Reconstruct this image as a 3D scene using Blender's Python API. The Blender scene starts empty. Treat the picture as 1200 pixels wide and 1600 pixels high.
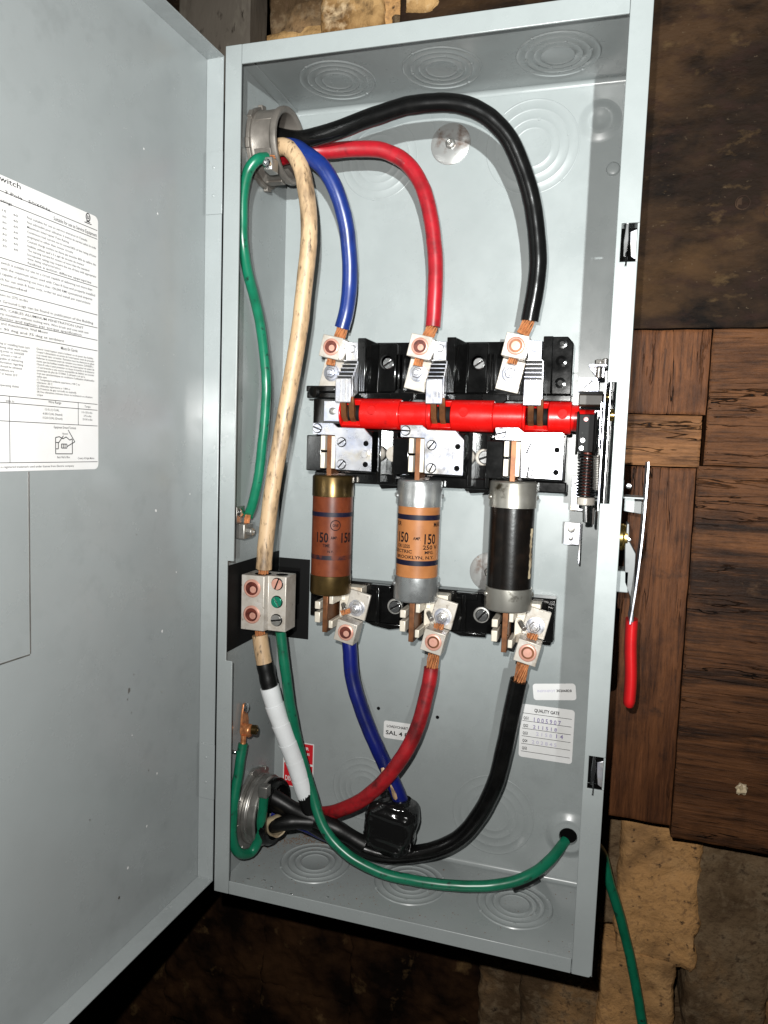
import bpy, bmesh, math, random
from mathutils import Vector, Matrix, noise, Euler
random.seed(7)
sc = bpy.context.scene
# ------------------------------------------------------------------ camera, light, exposure
# all lengths below are millimetres measured from the box's top-left front corner: x right, y into the wall, z up
ZO = 1600.0
def P(x, y, z): return Vector((x*.001, y*.001, (z+ZO)*.001))
cam = bpy.data.cameras.new('camera'); camo = bpy.data.objects.new('camera', cam); sc.collection.objects.link(camo)
camo.location = P(343.96, -608.84, -350.45)
camo.rotation_euler = Euler((math.radians(84.8504), math.radians(-1.95916), math.radians(16.81062)), 'XYZ')
cam.sensor_fit = 'VERTICAL'; cam.sensor_height = 24; cam.sensor_width = 18; cam.lens = 17.03
cam.clip_start = .01; cam.clip_end = 50
sc.camera = camo
w = bpy.data.worlds.new('World'); sc.world = w; w.use_nodes = True
w.node_tree.nodes['Background'].inputs[0].default_value = (.75, .85, 1, 1)
w.node_tree.nodes['Background'].inputs[1].default_value = .004
def lamp(name, loc, power, size, col, aim=None, cone=None):
    l = bpy.data.lights.new(name, 'SPOT' if cone else 'POINT'); l.energy = power; l.shadow_soft_size = size; l.color = col
    o = bpy.data.objects.new(name, l); sc.collection.objects.link(o); o.location = P(*loc)
    if cone:
        l.spot_size = math.radians(cone); l.spot_blend = 1
        o.rotation_euler = (P(*aim)-P(*loc)).to_track_quat('-Z', 'Y').to_euler()
    return o
lamp('phone_flash', (315, -609, -305), 25, .004, (1, .985, .95))          # beside the lens, left and up
lamp("work_light", (779, -2000, -290), 345, .018, (.96, 1, .985), aim=(285, 60, -140), cone=29.5)   # torch held at the upper right
sc.view_settings.view_transform = 'Standard'; sc.view_settings.look = 'None'
sc.view_settings.exposure = 0; sc.view_settings.gamma = 1
sc.render.resolution_x = 768; sc.render.resolution_y = 1024
sc.render.engine = 'CYCLES'

# ------------------------------------------------------------------ materials
def mat(name, base, rough=.5, metal=0, var=None, bump=None, dirt=None, rvar=None, coat=0, spec=.5, stretch=(1, 1, 1)):
    """var=(colour, scale, lo, hi) soft blotches; dirt=(colour, scale, lo, hi) harder specks; bump=(scale, dist_mm)"""
    m = bpy.data.materials.new(name); m.use_nodes = True
    nt = m.node_tree; N = nt.nodes; L = nt.links; b = N['Principled BSDF']
    b.inputs['Base Color'].default_value = (*base, 1); b.inputs['Roughness'].default_value = rough
    b.inputs['Metallic'].default_value = metal; b.inputs['Coat Weight'].default_value = coat
    b.inputs['Specular IOR Level'].default_value = spec
    tc = N.new('ShaderNodeTexCoord'); mp = N.new('ShaderNodeMapping'); mp.inputs['Scale'].default_value = stretch
    L.new(tc.outputs['Object'], mp.inputs['Vector'])
    def nz(scale, detail=6, ro=.6):
        n = N.new('ShaderNodeTexNoise'); n.inputs['Scale'].default_value = scale; n.inputs['Detail'].default_value = detail
        n.inputs['Roughness'].default_value = ro; L.new(mp.outputs[0], n.inputs['Vector']); return n.outputs['Fac']
    def rng(x, lo, hi, a=0, c=1):
        r = N.new('ShaderNodeMapRange'); r.inputs[1].default_value = lo; r.inputs[2].default_value = hi
        r.inputs[3].default_value = a; r.inputs[4].default_value = c; L.new(x, r.inputs[0]); return r.outputs[0]
    col = None
    for layer in (var, dirt):
        if not layer: continue
        for c, s, lo, hi in (layer if isinstance(layer, list) else [layer]):
            mx = N.new('ShaderNodeMix'); mx.data_type = 'RGBA'
            if col is None: mx.inputs[6].default_value = (*base, 1)
            else: L.new(col, mx.inputs[6])
            mx.inputs[7].default_value = (*c, 1); L.new(rng(nz(s), lo, hi), mx.inputs[0]); col = mx.outputs[2]
    if col is not None: L.new(col, b.inputs['Base Color'])
    if rvar: L.new(rng(nz(rvar[0]), .3, .7, rvar[1], rvar[2]), b.inputs['Roughness'])
    if bump:
        bm_ = N.new('ShaderNodeBump'); bm_.inputs['Strength'].default_value = 1; bm_.inputs['Distance'].default_value = bump[1]*.001
        L.new(nz(bump[0], 4), bm_.inputs['Height']); L.new(bm_.outputs[0], b.inputs['Normal'])
    return m
def wood(name, c1, c2, dark, axis, mud=None, mudamt=(.5, .6), scale=1.0):
    m = bpy.data.materials.new(name); m.use_nodes = True
    nt = m.node_tree; N = nt.nodes; L = nt.links; b = N['Principled BSDF']; b.inputs['Roughness'].default_value = .6; b.inputs['Specular IOR Level'].default_value = .12
    tc = N.new('ShaderNodeTexCoord')
    def nz(across, along, detail=8, ro=.65, dist=0.):
        mp = N.new('ShaderNodeMapping'); s = [across*scale]*3; s['xyz'.index(axis)] = along*scale; mp.inputs['Scale'].default_value = s
        L.new(tc.outputs['Object'], mp.inputs['Vector'])
        n = N.new('ShaderNodeTexNoise'); n.inputs['Scale'].default_value = 1; n.inputs['Detail'].default_value = detail; n.inputs['Roughness'].default_value = ro
        n.inputs['Distortion'].default_value = dist; L.new(mp.outputs[0], n.inputs['Vector']); return n.outputs['Fac']
    def rng(x, lo, hi, a=0., c=1.):
        r = N.new('ShaderNodeMapRange'); r.inputs[1].default_value = lo; r.inputs[2].default_value = hi; r.inputs[3].default_value = a; r.inputs[4].default_value = c
        L.new(x, r.inputs[0]); return r.outputs[0]
    def mixc(f, a, c):
        mx = N.new('ShaderNodeMix'); mx.data_type = 'RGBA'; L.new(f, mx.inputs[0])
        if isinstance(a, tuple): mx.inputs[6].default_value = (*a, 1)
        else: L.new(a, mx.inputs[6])
        if isinstance(c, tuple): mx.inputs[7].default_value = (*c, 1)
        else: L.new(c, mx.inputs[7])
        return mx.outputs[2]
    def mth(op, a, c=None):
        q = N.new('ShaderNodeMath'); q.operation = op; L.new(a, q.inputs[0])
        if c is not None:
            if isinstance(c, float): q.inputs[1].default_value = c
            else: L.new(c, q.inputs[1])
        return q.outputs[0]
    coarse = nz(42, 5, 6, .6, .6); fine = nz(330, 22, 6, .7, .3); streak = nz(20, 2.4, 5, .6, .4); crack = nz(75, 5.5, 4, .55, .5)
    col = mixc(rng(coarse, .36, .64), c2, c1)
    col = mixc(rng(streak, .53, .62, 0, .8), col, dark)
    col = mixc(rng(fine, .5, .68, 0, .75), col, dark)
    col = mixc(rng(fine, .46, .3, 0, .45), col, tuple(min(1, v*1.7) for v in c1))
    bl = N.new('ShaderNodeTexNoise'); bl.inputs['Scale'].default_value = 11*scale; bl.inputs['Detail'].default_value = 7; bl.inputs['Roughness'].default_value = .65; L.new(tc.outputs['Object'], bl.inputs['Vector'])
    col = mixc(rng(bl.outputs[0], .52, .68, 0, .7), col, dark)
    cr = rng(mth('ABSOLUTE', mth('SUBTRACT', crack, .5)), .002, .012, 1., 0.)
    gate = rng(nz(14, 4, 3), .5, .58); cr = mth('MULTIPLY', cr, gate)
    col = mixc(cr, col, tuple(v*.4 for v in dark))
    if mud:
        n2 = N.new('ShaderNodeTexNoise'); n2.inputs['Scale'].default_value = 22*scale; n2.inputs['Detail'].default_value = 10; n2.inputs['Roughness'].default_value = .72
        L.new(tc.outputs['Object'], n2.inputs['Vector']); col = mixc(rng(n2.outputs[0], *mudamt), col, mud)
    L.new(col, b.inputs['Base Color'])
    h = mth('SUBTRACT', mth('ADD', mth('MULTIPLY', fine, .8), coarse), mth('MULTIPLY', cr, 1.2))
    bp_ = N.new('ShaderNodeBump'); bp_.inputs['Strength'].default_value = 1; bp_.inputs['Distance'].default_value = .0016; L.new(h, bp_.inputs['Height']); L.new(bp_.outputs[0], b.inputs['Normal'])
    return m
M = dict(
 paint=mat('grey_enamel', (.25, .272, .272), .3, 0, var=[((.215, .234, .234), 9, .35, .75), ((.23, .25, .25), 60, .5, .7)], dirt=((.1, .1, .095), 150, .72, .8), bump=(900, .012), rvar=(22, .2, .4)),
 doorpaint=mat('grey_enamel_door', (.262, .285, .288), .2, 0, spec=.6, var=[((.228, .248, .25), 6, .35, .75), ((.235, .256, .258), 45, .52, .68)], dirt=((.14, .14, .135), 110, .73, .8), bump=(420, .012), rvar=(20, .16, .32)),
 zinc=mat('zinc_plate', (.5, .5, .53), .3, .8, var=[((.36, .39, .5), 40, .45, .7), ((.52, .47, .38), 60, .5, .75)], dirt=((.16, .15, .15), 210, .66, .75), rvar=(90, .22, .42)),
 steel=mat('dull_steel', (.36, .35, .33), .36, .85, var=((.19, .18, .16), 45, .5, .72), rvar=(60, .25, .5)),
 chrome=mat('bright_steel', (.68, .68, .68), .2, 1, var=((.4, .4, .4), 80, .5, .7)),
 leversteel=mat('dark_plated_steel', (.09, .092, .092), .42, .5, var=((.05, .05, .05), 60, .5, .7)),
 rust=mat('rusted_iron', (.016, .009, .006), .85, 0, spec=.1, var=((.035, .02, .012), 80, .5, .7), bump=(200, .4)),
 steel_and_shade=mat('black_steel_and_shade', (.005, .005, .005), .2, 0, spec=.4, dirt=((.12, .12, .11), 240, .66, .72)),  # also paints shade in screw slots and between arc plates
 darkmatte=mat('black_oxide', (.006, .006, .006), .55, 0, spec=.12, dirt=((.1, .1, .095), 300, .68, .74)),
 bronze=mat('brown_oxide_steel', (.022, .016, .011), .45, 0, spec=.3),
 cast=mat('cast_zinc', (.19, .17, .15), .5, .5, var=((.1, .09, .08), 30, .4, .7), bump=(300, .15), rvar=(80, .35, .6)),
 tin=mat('tinned_aluminium', (.42, .385, .34), .38, .3, var=[((.3, .26, .215), 45, .48, .72), ((.46, .43, .4), 130, .5, .7)], dirt=((.12, .085, .065), 190, .62, .72), bump=(400, .08), rvar=(60, .28, .5)),
 pink=mat('copper_flash_screw', (.5, .26, .2), .38, .3, var=((.34, .13, .095), 120, .5, .8)),
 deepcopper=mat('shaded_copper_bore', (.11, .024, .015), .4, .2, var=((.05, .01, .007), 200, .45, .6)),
 copper=mat('bare_copper', (.66, .27, .11), .36, .6, var=((.22, .07, .03), 160, .45, .75)),
 oldcopper=mat('aged_copper_blade', (.17, .065, .024), .42, .55, var=((.06, .024, .01), 70, .42, .7)),
 brass=mat('tarnished_brass', (.115, .073, .024), .3, .8, var=((.04, .026, .01), 38, .4, .68)),
 goldbrass=mat('clean_brass', (.72, .5, .16), .25, 1),
 black=mat('black_phenolic', (.0025, .0025, .0025), .12, 0, spec=.5, var=((.005, .005, .005), 60, .5, .8), bump=(180, .04), rvar=(40, .07, .17)),
 blackmatte=mat('black_fibre_sheet', (.0025, .0025, .0025), .7, 0, spec=.15),
 hole=mat('unlit_hole', (.002, .002, .002), .9, 0, spec=.05),  # black stands in for the shade inside holes and openings
 red=mat('red_moulded_plastic', (.42, .004, .003), .26, 0, var=((.3, .004, .004), 30, .5, .75), dirt=((.1, .004, .004), 120, .66, .76), bump=(300, .03), rvar=(50, .2, .36)),
 redgrip=mat('red_vinyl_grip', (.42, .008, .01), .3, 0, var=((.3, .006, .008), 40, .5, .75), dirt=((.06, .004, .004), 140, .66, .76), bump=(160, .1)),
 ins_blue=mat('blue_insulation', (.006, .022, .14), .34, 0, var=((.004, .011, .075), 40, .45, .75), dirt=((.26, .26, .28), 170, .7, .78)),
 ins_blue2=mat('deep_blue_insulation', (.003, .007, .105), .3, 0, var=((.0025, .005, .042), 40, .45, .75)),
 ins_red=mat('red_insulation', (.31, .006, .013), .36, 0, var=((.17, .005, .008), 45, .42, .7), dirt=((.13, .004, .007), 70, .54, .7)),
 ins_red2=mat('scuffed_red_insulation', (.3, .008, .012), .4, 0, var=((.13, .005, .007), 45, .42, .7), dirt=((.06, .004, .005), 60, .52, .68)),
 ins_black=mat('black_insulation', (.003, .003, .003), .22, 0, spec=.3, var=((.007, .0068, .0065), 50, .5, .8), bump=(200, .05)),
 ins_cream=mat('aged_white_insulation', (.46, .32, .19), .48, 0, var=((.33, .21, .11), 26, .42, .72), dirt=[((.08, .05, .028), 40, .49, .68), ((.08, .053, .03), 200, .55, .69)], stretch=(1.3, 1.3, .45)),
 ins_green=mat('green_insulation', (.005, .125, .066), .32, 0, var=((.003, .075, .037), 40, .45, .75), dirt=((.008, .025, .018), 120, .6, .7)),
 tape=mat('black_tape', (.003, .003, .003), .42, 0, spec=.3, bump=(120, .25)),
 gloss=mat('glossy_black_compound', (.006, .006, .006), .1, 0, bump=(70, .5)),
 whitetape=mat('white_tape', (.66, .68, .69), .4, 0, var=((.56, .57, .57), 30, .5, .8), bump=(60, .12)),
 paper=mat('white_label', (.63, .63, .63), .45, 0, var=((.58, .575, .56), 16, .4, .7)),
 ink=mat('black_ink', (.004, .0035, .005), .7, 0, spec=.1),
 palepurple=mat('faded_stamp_ink', (.2, .17, .3), .6, 0),
 greyink=mat('pale_stamp_ink', (.42, .4, .5), .6, 0),
 redlabel=mat('red_label', (.5, .012, .02), .4, 0),
 tube1=mat('brick_red_card', (.12, .028, .01), .38, 0, spec=.2, var=((.06, .012, .0045), 40, .4, .7), dirt=((.07, .02, .01), 110, .66, .74), bump=(300, .05)),
 tube2=mat('orange_card', (.29, .115, .04), .42, 0, spec=.2, var=((.22, .082, .026), 45, .4, .7), dirt=((.33, .13, .05), 160, .64, .74), bump=(300, .04)),
 tube3=mat('brown_black_fibre', (.003, .0022, .0018), .26, 0, spec=.3, var=((.011, .007, .005), 60, .5, .78), bump=(200, .1)),
 navy=mat('navy_band', (.004, .004, .014), .5, 0, spec=.2, var=((.016, .012, .018), 120, .5, .75)),
 fadednavy=mat('worn_navy_band', (.01, .007, .012), .5, 0, spec=.2, var=((.08, .018, .008), 70, .5, .62)),
 cap_steel=mat('plated_ferrule', (.42, .43, .43), .27, .85, var=((.24, .24, .23), 26, .48, .72), rvar=(40, .18, .42)),
 cap_dull=mat('spotted_ferrule', (.34, .325, .29), .34, .8, var=((.2, .185, .155), 22, .45, .7), dirt=((.04, .032, .02), 60, .58, .68)),
 washer=mat('rust_spotted_washer', (.4, .4, .39), .28, .6, var=((.13, .055, .025), 34, .5, .62), dirt=((.2, .1, .05), 120, .62, .7)),
 jaw=mat('plated_jaw', (.55, .5, .42), .4, .3, var=((.3, .2, .12), 60, .55, .75)),
 greenscrew=mat('green_dyed_screw', (.01, .2, .12), .25, .5),
 label_fiber=mat('fibre_bushing', (.42, .34, .22), .5, 0, var=((.18, .13, .08), 60, .42, .64), bump=(150, .3)),
 dust=mat('brick_dust', (.13, .075, .045), .95, 0, spec=.1),
 wood_h=wood('horizontal_grain_timber', (.085, .034, .0125), (.04, .0155, .006), (.004, .0018, .001), 'x', (.05, .026, .013), (.62, .74)),
 wood_h2=wood('light_horizontal_timber', (.15, .068, .027), (.085, .036, .014), (.014, .0055, .0028), 'x', (.03, .016, .009), (.62, .74)),
 wood_v=wood('vertical_grain_timber', (.095, .036, .0135), (.05, .0185, .0075), (.009, .0042, .0028), 'z', (.024, .012, .007), (.6, .72)),
 wood_d=mat('mud_caked_timber', (.0085, .0045, .0024), .8, 0, spec=.1, var=[((.032, .0165, .0075), 8, .45, .62), ((.0028, .0016, .0011), 24, .5, .68), ((.014, .0065, .0045), 45, .52, .7)], dirt=[((.05, .025, .009), 11, .54, .78), ((.06, .036, .015), 50, .6, .78), ((.09, .065, .04), 240, .66, .8)], bump=(70, 3), stretch=(.7, 1, 1.3)),
 wood_g=mat('grey_weathered_post', (.06, .05, .04), .75, 0, spec=.15, var=[((.035, .028, .022), 20, .45, .68), ((.09, .078, .062), 55, .54, .72)], dirt=((.015, .011, .008), 130, .6, .7), bump=(120, .8), stretch=(1, 1, .35)),
 stone_tan=mat('tan_stone', (.36, .195, .077), .85, 0, spec=.1, var=[((.13, .075, .036), 8, .47, .64), ((.4, .23, .1), 40, .5, .72), ((.2, .11, .05), 160, .52, .7)], dirt=[((.05, .028, .014), 24, .6, .74), ((.05, .03, .018), 120, .6, .7)], bump=(140, 2.6)),
 stone_grey=mat('grey_brown_stone', (.115, .076, .042), .85, 0, spec=.1, var=[((.22, .125, .055), 7, .53, .68), ((.05, .03, .015), 10, .44, .62), ((.16, .115, .07), 60, .5, .72), ((.06, .036, .02), 170, .52, .7)], dirt=((.02, .012, .007), 60, .6, .72), bump=(140, 2.6)),
 stone_dark=mat('dark_earthy_stone', (.03, .014, .006), .9, 0, spec=.05, var=[((.004, .002, .0012), 9, .42, .6), ((.1, .06, .025), 24, .6, .74)], bump=(90, 2)),
 stone_pale=mat('pale_limestone', (.33, .2, .085), .85, 0, spec=.1, var=[((.12, .06, .02), 20, .42, .62), ((.45, .33, .2), 50, .54, .7)], dirt=[((.03, .016, .008), 30, .58, .7)], bump=(120, 3)),
 mortar=mat('earth_mortar', (.008, .0045, .0025), .95, 0, spec=.05, var=((.022, .013, .006), 20, .5, .75), bump=(60, 3)),
)

# ------------------------------------------------------------------ mesh helpers
def links(o): sc.collection.objects.link(o)
class MB:
    def __init__(s): s.v = []; s.f = []; s.mi = []
    def add(s, vs, fs, mi=0):
        n = len(s.v); s.v += [Vector(q) for q in vs]; s.f += [[i+n for i in f] for f in fs]; s.mi += [mi]*len(fs); return n
    def xf(s, n, fn): s.v[n:] = [Vector(fn(q)) for q in s.v[n:]]; return s
    def roty(s, n, cx, cz, deg):
        a = math.radians(deg); c, d = math.cos(a), math.sin(a)
        return s.xf(n, lambda q: (cx+(q.x-cx)*c-(q.z-cz)*d, q.y, cz+(q.x-cx)*d+(q.z-cz)*c))
    def box(s, x0, x1, y0, y1, z0, z1, mi=0):
        vs = [(x, y, z) for z in (z0, z1) for y in (y0, y1) for x in (x0, x1)]
        s.add(vs, [(0, 2, 3, 1), (4, 5, 7, 6), (0, 1, 5, 4), (2, 6, 7, 3), (0, 4, 6, 2), (1, 3, 7, 5)], mi); return s
    def prism(s, poly, a0, a1, plane='xz', mi=0):
        n = len(poly)
        def mk(p, a): return {'xz': (p[0], a, p[1]), 'yz': (a, p[0], p[1]), 'xy': (p[0], p[1], a)}[plane]
        vs = [mk(p, a0) for p in poly]+[mk(p, a1) for p in poly]
        s.add(vs, [list(range(n))[::-1], list(range(n, 2*n))]+[(i, (i+1) % n, n+(i+1) % n, n+i) for i in range(n)], mi); return s
    def lathe(s, c, axis, prof, n=28, mi=0, closed=False):
        """prof: (radius, height along axis) pairs"""
        ax = Vector(axis).normalized(); u = ax.orthogonal().normalized(); t = ax.cross(u); c = Vector(c); vs = []; fs = []
        for r, h in prof:
            for k in range(n):
                a = 2*math.pi*k/n; vs.append(c+ax*h+(u*math.cos(a)+t*math.sin(a))*max(r, .01))
        m = len(prof)
        for j in range(m-1 if not closed else m):
            for k in range(n):
                fs.append((j*n+k, j*n+(k+1) % n, ((j+1) % m)*n+(k+1) % n, ((j+1) % m)*n+k))
        if not closed: fs += [list(range(n))[::-1], list(range((m-1)*n, m*n))]
        s.add(vs, fs, mi); return s
    def cyl(s, c, axis, r, h, n=24, mi=0): return s.lathe(c, axis, [(r, 0), (r, h)], n, mi)
    def tube(s, pts, r, n=14, step=6, mi=0, raw=False, flat=None):
        pts = [Vector(p) for p in pts]
        if not raw: pts = spline(pts, step)
        m = len(pts); rad = r if callable(r) else (lambda t: r); vs = []; fs = []
        tan = [(pts[min(i+1, m-1)]-pts[max(i-1, 0)]).normalized() for i in range(m)]
        u = tan[0].orthogonal().normalized()
        for i in range(m):
            u = (u-tan[i]*u.dot(tan[i])).normalized(); t = tan[i].cross(u); rr = rad(i/(m-1))
            for k in range(n):
                a = 2*math.pi*k/n; vs.append(pts[i]+(u*math.cos(a)+t*math.sin(a))*rr)
        for i in range(m-1):
            for k in range(n): fs.append((i*n+k, i*n+(k+1) % n, (i+1)*n+(k+1) % n, (i+1)*n+k))
        fs += [list(range(n))[::-1], list(range((m-1)*n, m*n))]
        s.add(vs, fs, mi); return s
    def blob(s, c, sz, e=.45, nu=28, nv=18, amp=0, fr=.05, seed=0, mi=0):
        """super-ellipsoid with noise"""
        vs = []; fs = []; sg = lambda x, p: math.copysign(abs(x)**p, x)
        for j in range(nv+1):
            ph = -math.pi/2+math.pi*j/nv
            for i in range(nu):
                th = 2*math.pi*i/nu
                d = Vector((sg(math.cos(ph), e)*sg(math.cos(th), e), sg(math.cos(ph), e)*sg(math.sin(th), e), sg(math.sin(ph), e)))
                q = Vector((c[0]+d.x*sz[0], c[1]+d.y*sz[1], c[2]+d.z*sz[2]))
                if amp:
                    q += d*amp*(noise.noise(q*fr+Vector((seed*7.1, 0, 0)))+.5*noise.noise(q*fr*2.7+Vector((0, seed*3.3, 0)))+.25*noise.noise(q*fr*7))
                vs.append(q)
        for j in range(nv):
            for i in range(nu): fs.append((j*nu+i, j*nu+(i+1) % nu, (j+1)*nu+(i+1) % nu, (j+1)*nu+i))
        s.add(vs, fs, mi); return s
    def text(s, body, fn, h, mi=0, width=None):
        """flat glyphs laid through fn(tx, ty) -> point; h = cap height in mm; width squeezes to a set width"""
        vs, fs, wd = TX[body]; k = h/.69
        kx = k if not width else width/max(wd, .01)
        s.add([fn(a*kx, b*k) for a, b in vs], fs, mi); return s
    def build(s, name, m, parent=None, bevel=0, smooth=38, label=None, kind=None, cat=None, group=None):
        me = bpy.data.meshes.new(name)
        if parent is None:
            xs = [q.x for q in s.v]; ys = [q.y for q in s.v]; zs = [q.z for q in s.v]
            o0 = Vector(((min(xs)+max(xs))/2, (min(ys)+max(ys))/2, min(zs)))
        else:
            r = parent
            while r.parent: r = r.parent
            o0 = Vector(r['_o']) if '_o' in r else ORG[r.name]
        me.from_pydata([(q-o0)*.001 for q in s.v], [], s.f)
        ms = m if isinstance(m, (list, tuple)) else [m]
        for a in ms: me.materials.append(M[a])
        if len(ms) > 1: me.polygons.foreach_set('material_index', s.mi)
        b = bmesh.new(); b.from_mesh(me); bmesh.ops.recalc_face_normals(b, faces=b.faces); b.to_mesh(me); b.free()
        if smooth:
            me.polygons.foreach_set('use_smooth', [True]*len(me.polygons)); me.set_sharp_from_angle(angle=math.radians(smooth))
        o = bpy.data.objects.new(name, me); links(o)
        if parent is not None: o.parent = parent
        else: o.location = P(*o0); ORG[o.name] = o0
        if bevel:
            bv = o.modifiers.new('edge', 'BEVEL'); bv.width = bevel*.001; bv.segments = 2; bv.limit_method = 'ANGLE'; bv.angle_limit = math.radians(40)
        if label: o['label'] = label
        if kind: o['kind'] = kind
        if cat: o['category'] = cat
        if group: o['group'] = group
        return o
ORG = {}
def thing(name, label, cat, loc, group=None, kind=None):
    o = bpy.data.objects.new(name, None); links(o); o.location = P(*loc); o.empty_display_size = .02
    if label: o['label'] = label
    if cat: o['category'] = cat
    if group: o['group'] = group
    if kind: o['kind'] = kind
    ORG[o.name] = Vector(loc); return o
def spline(pts, step):
    if len(pts) < 3: return [pts[0].lerp(pts[-1], i/4) for i in range(5)]
    q = [pts[0]*2-pts[1]]+pts+[pts[-1]*2-pts[-2]]; out = []
    for i in range(1, len(q)-2):
        a, b, c, d = q[i-1:i+3]; n = max(2, int((c-b).length/step))
        for k in range(n):
            t = k/n
            out.append(.5*((2*b)+(c-a)*t+(2*a-5*b+4*c-d)*t*t+(3*b-a-3*c+d)*t**3))
    out.append(q[-2]); return out
def rrect(x0, x1, z0, z1, r, n=5):
    out = []
    for cx, cz, a0 in ((x1-r, z1-r, 0), (x0+r, z1-r, 90), (x0+r, z0+r, 180), (x1-r, z0+r, 270)):
        for k in range(n+1):
            a = math.radians(a0+90*k/n); out.append((cx+r*math.cos(a), cz+r*math.sin(a)))
    return out
# --- all writing, turned into outlines once
DOORTXT = [  # (text, u of the left end, u of the right end or None, z of baseline, cap height)
 ('Safety Switch', 252, 212, -192.8, 3.3),
 ('200A   240 Vac   3 Pole   50/60Hz', 264, 187, -199.2, 1.9),
 ('Power Ratings', 242, 219, -205.4, 1.9), ('Suitable for use as Service Equipment', 184, 142, -203.6, 2.4),
 ('Not suitable for use as service entrance in Canada', 207, 152, -209.5, 1.5),
 ('Non admissible pour utilisation d entree de service selon le code', 207, 143, -212.6, 1.5),
 ('Maximum Interrupter Fuse Rating', 207, 170, -215.6, 1.5),
 ('Continuous load current not to exceed 80% of the rating of fuses', 207, 143, -218.6, 1.5),
 ('employed in other than motor circuits', 207, 166, -221.6, 1.5),
 ('Courant charge continu ne devra pas exceder 80% du calibre des', 207, 143, -224.6, 1.5),
 ('fusibles utilises sauf s il s agit de circuits de moteur', 207, 155, -227.6, 1.5),
 ('The starting current for motors of more than the standard', 207, 150, -230.4, 1.5),
 ('horsepower ratings may require the use of fuses with appropriate', 207, 143, -233.2, 1.5),
 ('time delay characteristics', 207, 178, -235.8, 1.5), ('fusibles a action differee appropriee', 207, 148, -238.6, 1.6),
 ('fuses, this switch is suitable for use on a circuit capable of delivering not more than', 240, 147, -243.5, 1.6),
 ('amperes, with the maximum when used with Class R fuse and properly installed', 240, 144, -247, 1.6),
 ('in a circuit capable of delivering not more than 100,000 RMS symmetrical amperes', 240, 147, -250.4, 1.6),
 ('This switch for use with R fuses only, order kit and install per instructions', 240, 149, -253.8, 1.6),
 ('recommended', 240, 208, -257, 1.6),
 ('wire, Lugs Tighten to 275 in-lbs', 250, 207, -263.5, 1.6), ('and Equipment Ground Lugs can be found in publication of the Building', 250, 146, -267.6, 1.7),
 ('CONDUCTORS, CABLES ALUMINUM PENETRATION UNIT', 250, 156, -272.6, 1.6), ('aluminum wire strip insulation without nicking wire. Wire brush and coat with anti', 250, 151, -275.4, 1.6),
 ('oxidant conductor and tighten per torque specification', 250, 158, -278, 1.6),
 ('Support and Attachments, Wall Mount', 240, 190, -281.4, 1.6), ('in reference: 90 deg and 75 deg at ambient', 250, 175, -284.8, 1.6),
 ('Mises En Garde', 178, 162, -290.2, 2.1),
]
FR = ['Ouvrir l interrupteur avant d enlever ou de poser des fusibles', 'Couper l alimentation en amont de l interrupteur avant de proceder', 'a un travail dans ce boitier. Remettre tous les elements en place',
      'Refermer le couvercle avant de remettre sous tension. DANGER a', 'moins que les fusibles installes dans cet interrupteur ne soient de', 'Classe R celui-ci peut presenter un risque d incendie et de blessures',
      's il est branche a une source susceptible de debiter un courant', 'symetrique de plus de 10 000A. S adresser a un qui a', 'trait aux caracteristiques et conditions d utilisation inhabituelles', 'telles que', '(1) Temperature ambiante superieure a +40 C ou',
      'inferieure -30 C', '(2) Altitudes superieures a 1 800 m', '(3) Presence de gaz corrosifs ou explosifs', '(4) Des vibrations intenses chocs ou inclinaison ou situation', 'unique']
for k, t in enumerate(FR): DOORTXT.append((t, 200, 200-min(55, len(t)*.87), -293.3-k*2.05, 1.35))
EN = ['When wiring or installing fuses turn', 'off before doing other work inside', 'before turning power on. DANGER', 'switch may present a risk of', 'circuits capable of delivering', 'amperes. Information regarding', 'conditions should be obtained', 'ambient conditions are', 'above -22 F or below 20 F', '', 'elements', 'or unique operating duties']
for k, t in enumerate(EN):
    if t: DOORTXT.append((t, 240, 240-len(t)*.95, -293.8-k*2.4, 1.5))
for k in range(7):
    for q, t in enumerate(('Std', 'Max', '240', '15', '60') if k == 0 else ('3', '7.5', '15', '30', '60')): DOORTXT.append((t, 254-q*9, 254-q*9-(3.4 if len(t) > 1 else 1.2), -211-k*3.6, 1.3))
DOORTXT += [('Wire Range', 190, 178, -328.4, 1.7), ('Torque', 155, 149, -329.3, 1.6), ('12-10, (1) CU/AL', 193, 180, -333.6, 1.5), ('4-300 CU/AL (Neutral)', 195, 177, -336.6, 1.5), ('10-2/0 CU/AL (Ground)', 195, 177, -339.4, 1.5),
 ('110-120 in-lbs', 158, 147, -333.6, 1.4), ('275 in-lbs', 156, 148, -336.2, 1.4), ('35-50 in-lbs', 157, 147, -338.7, 1.4), ('Equipment Ground Terminal', 185, 164, -345.6, 1.7), ('Neutral', 177, 172, -349.8, 1.4),
 ('Back Wall of Box', 182, 170, -366.6, 1.5), ('Country of Origin: Mexico', 162, 145, -367.4, 1.5), ('is a registered trademark used under license from Electric company', 232, 166, -372.8, 1.4), ('wire to', 226, 219, -330, 1.5)]
OTHER = ['FOR', 'MAX', '150', 'AMP.', 'OR LESS', '250 V', 'ELECTRIC', 'MFG.', 'BROOKLYN, N.Y.', 'ONE', 'TIME', 'N.Y.', 'INSP/HIPOT', '30206828', 'QUALITY GATE', 'QG1', 'QG2', 'QG3', 'QG4', 'QG5',
 '1 0 0 5 9 0 7', '2 1 1 5 1 8', '2 1 5 8', '1 4', '2 0 2 8 4 5', 'LOAD/CHART', 'SAL 4 8', 'DANGER', 'SERVICE', 'OPEN', 'SWITCH', 'DISCONNECT']
TX = {}
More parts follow.
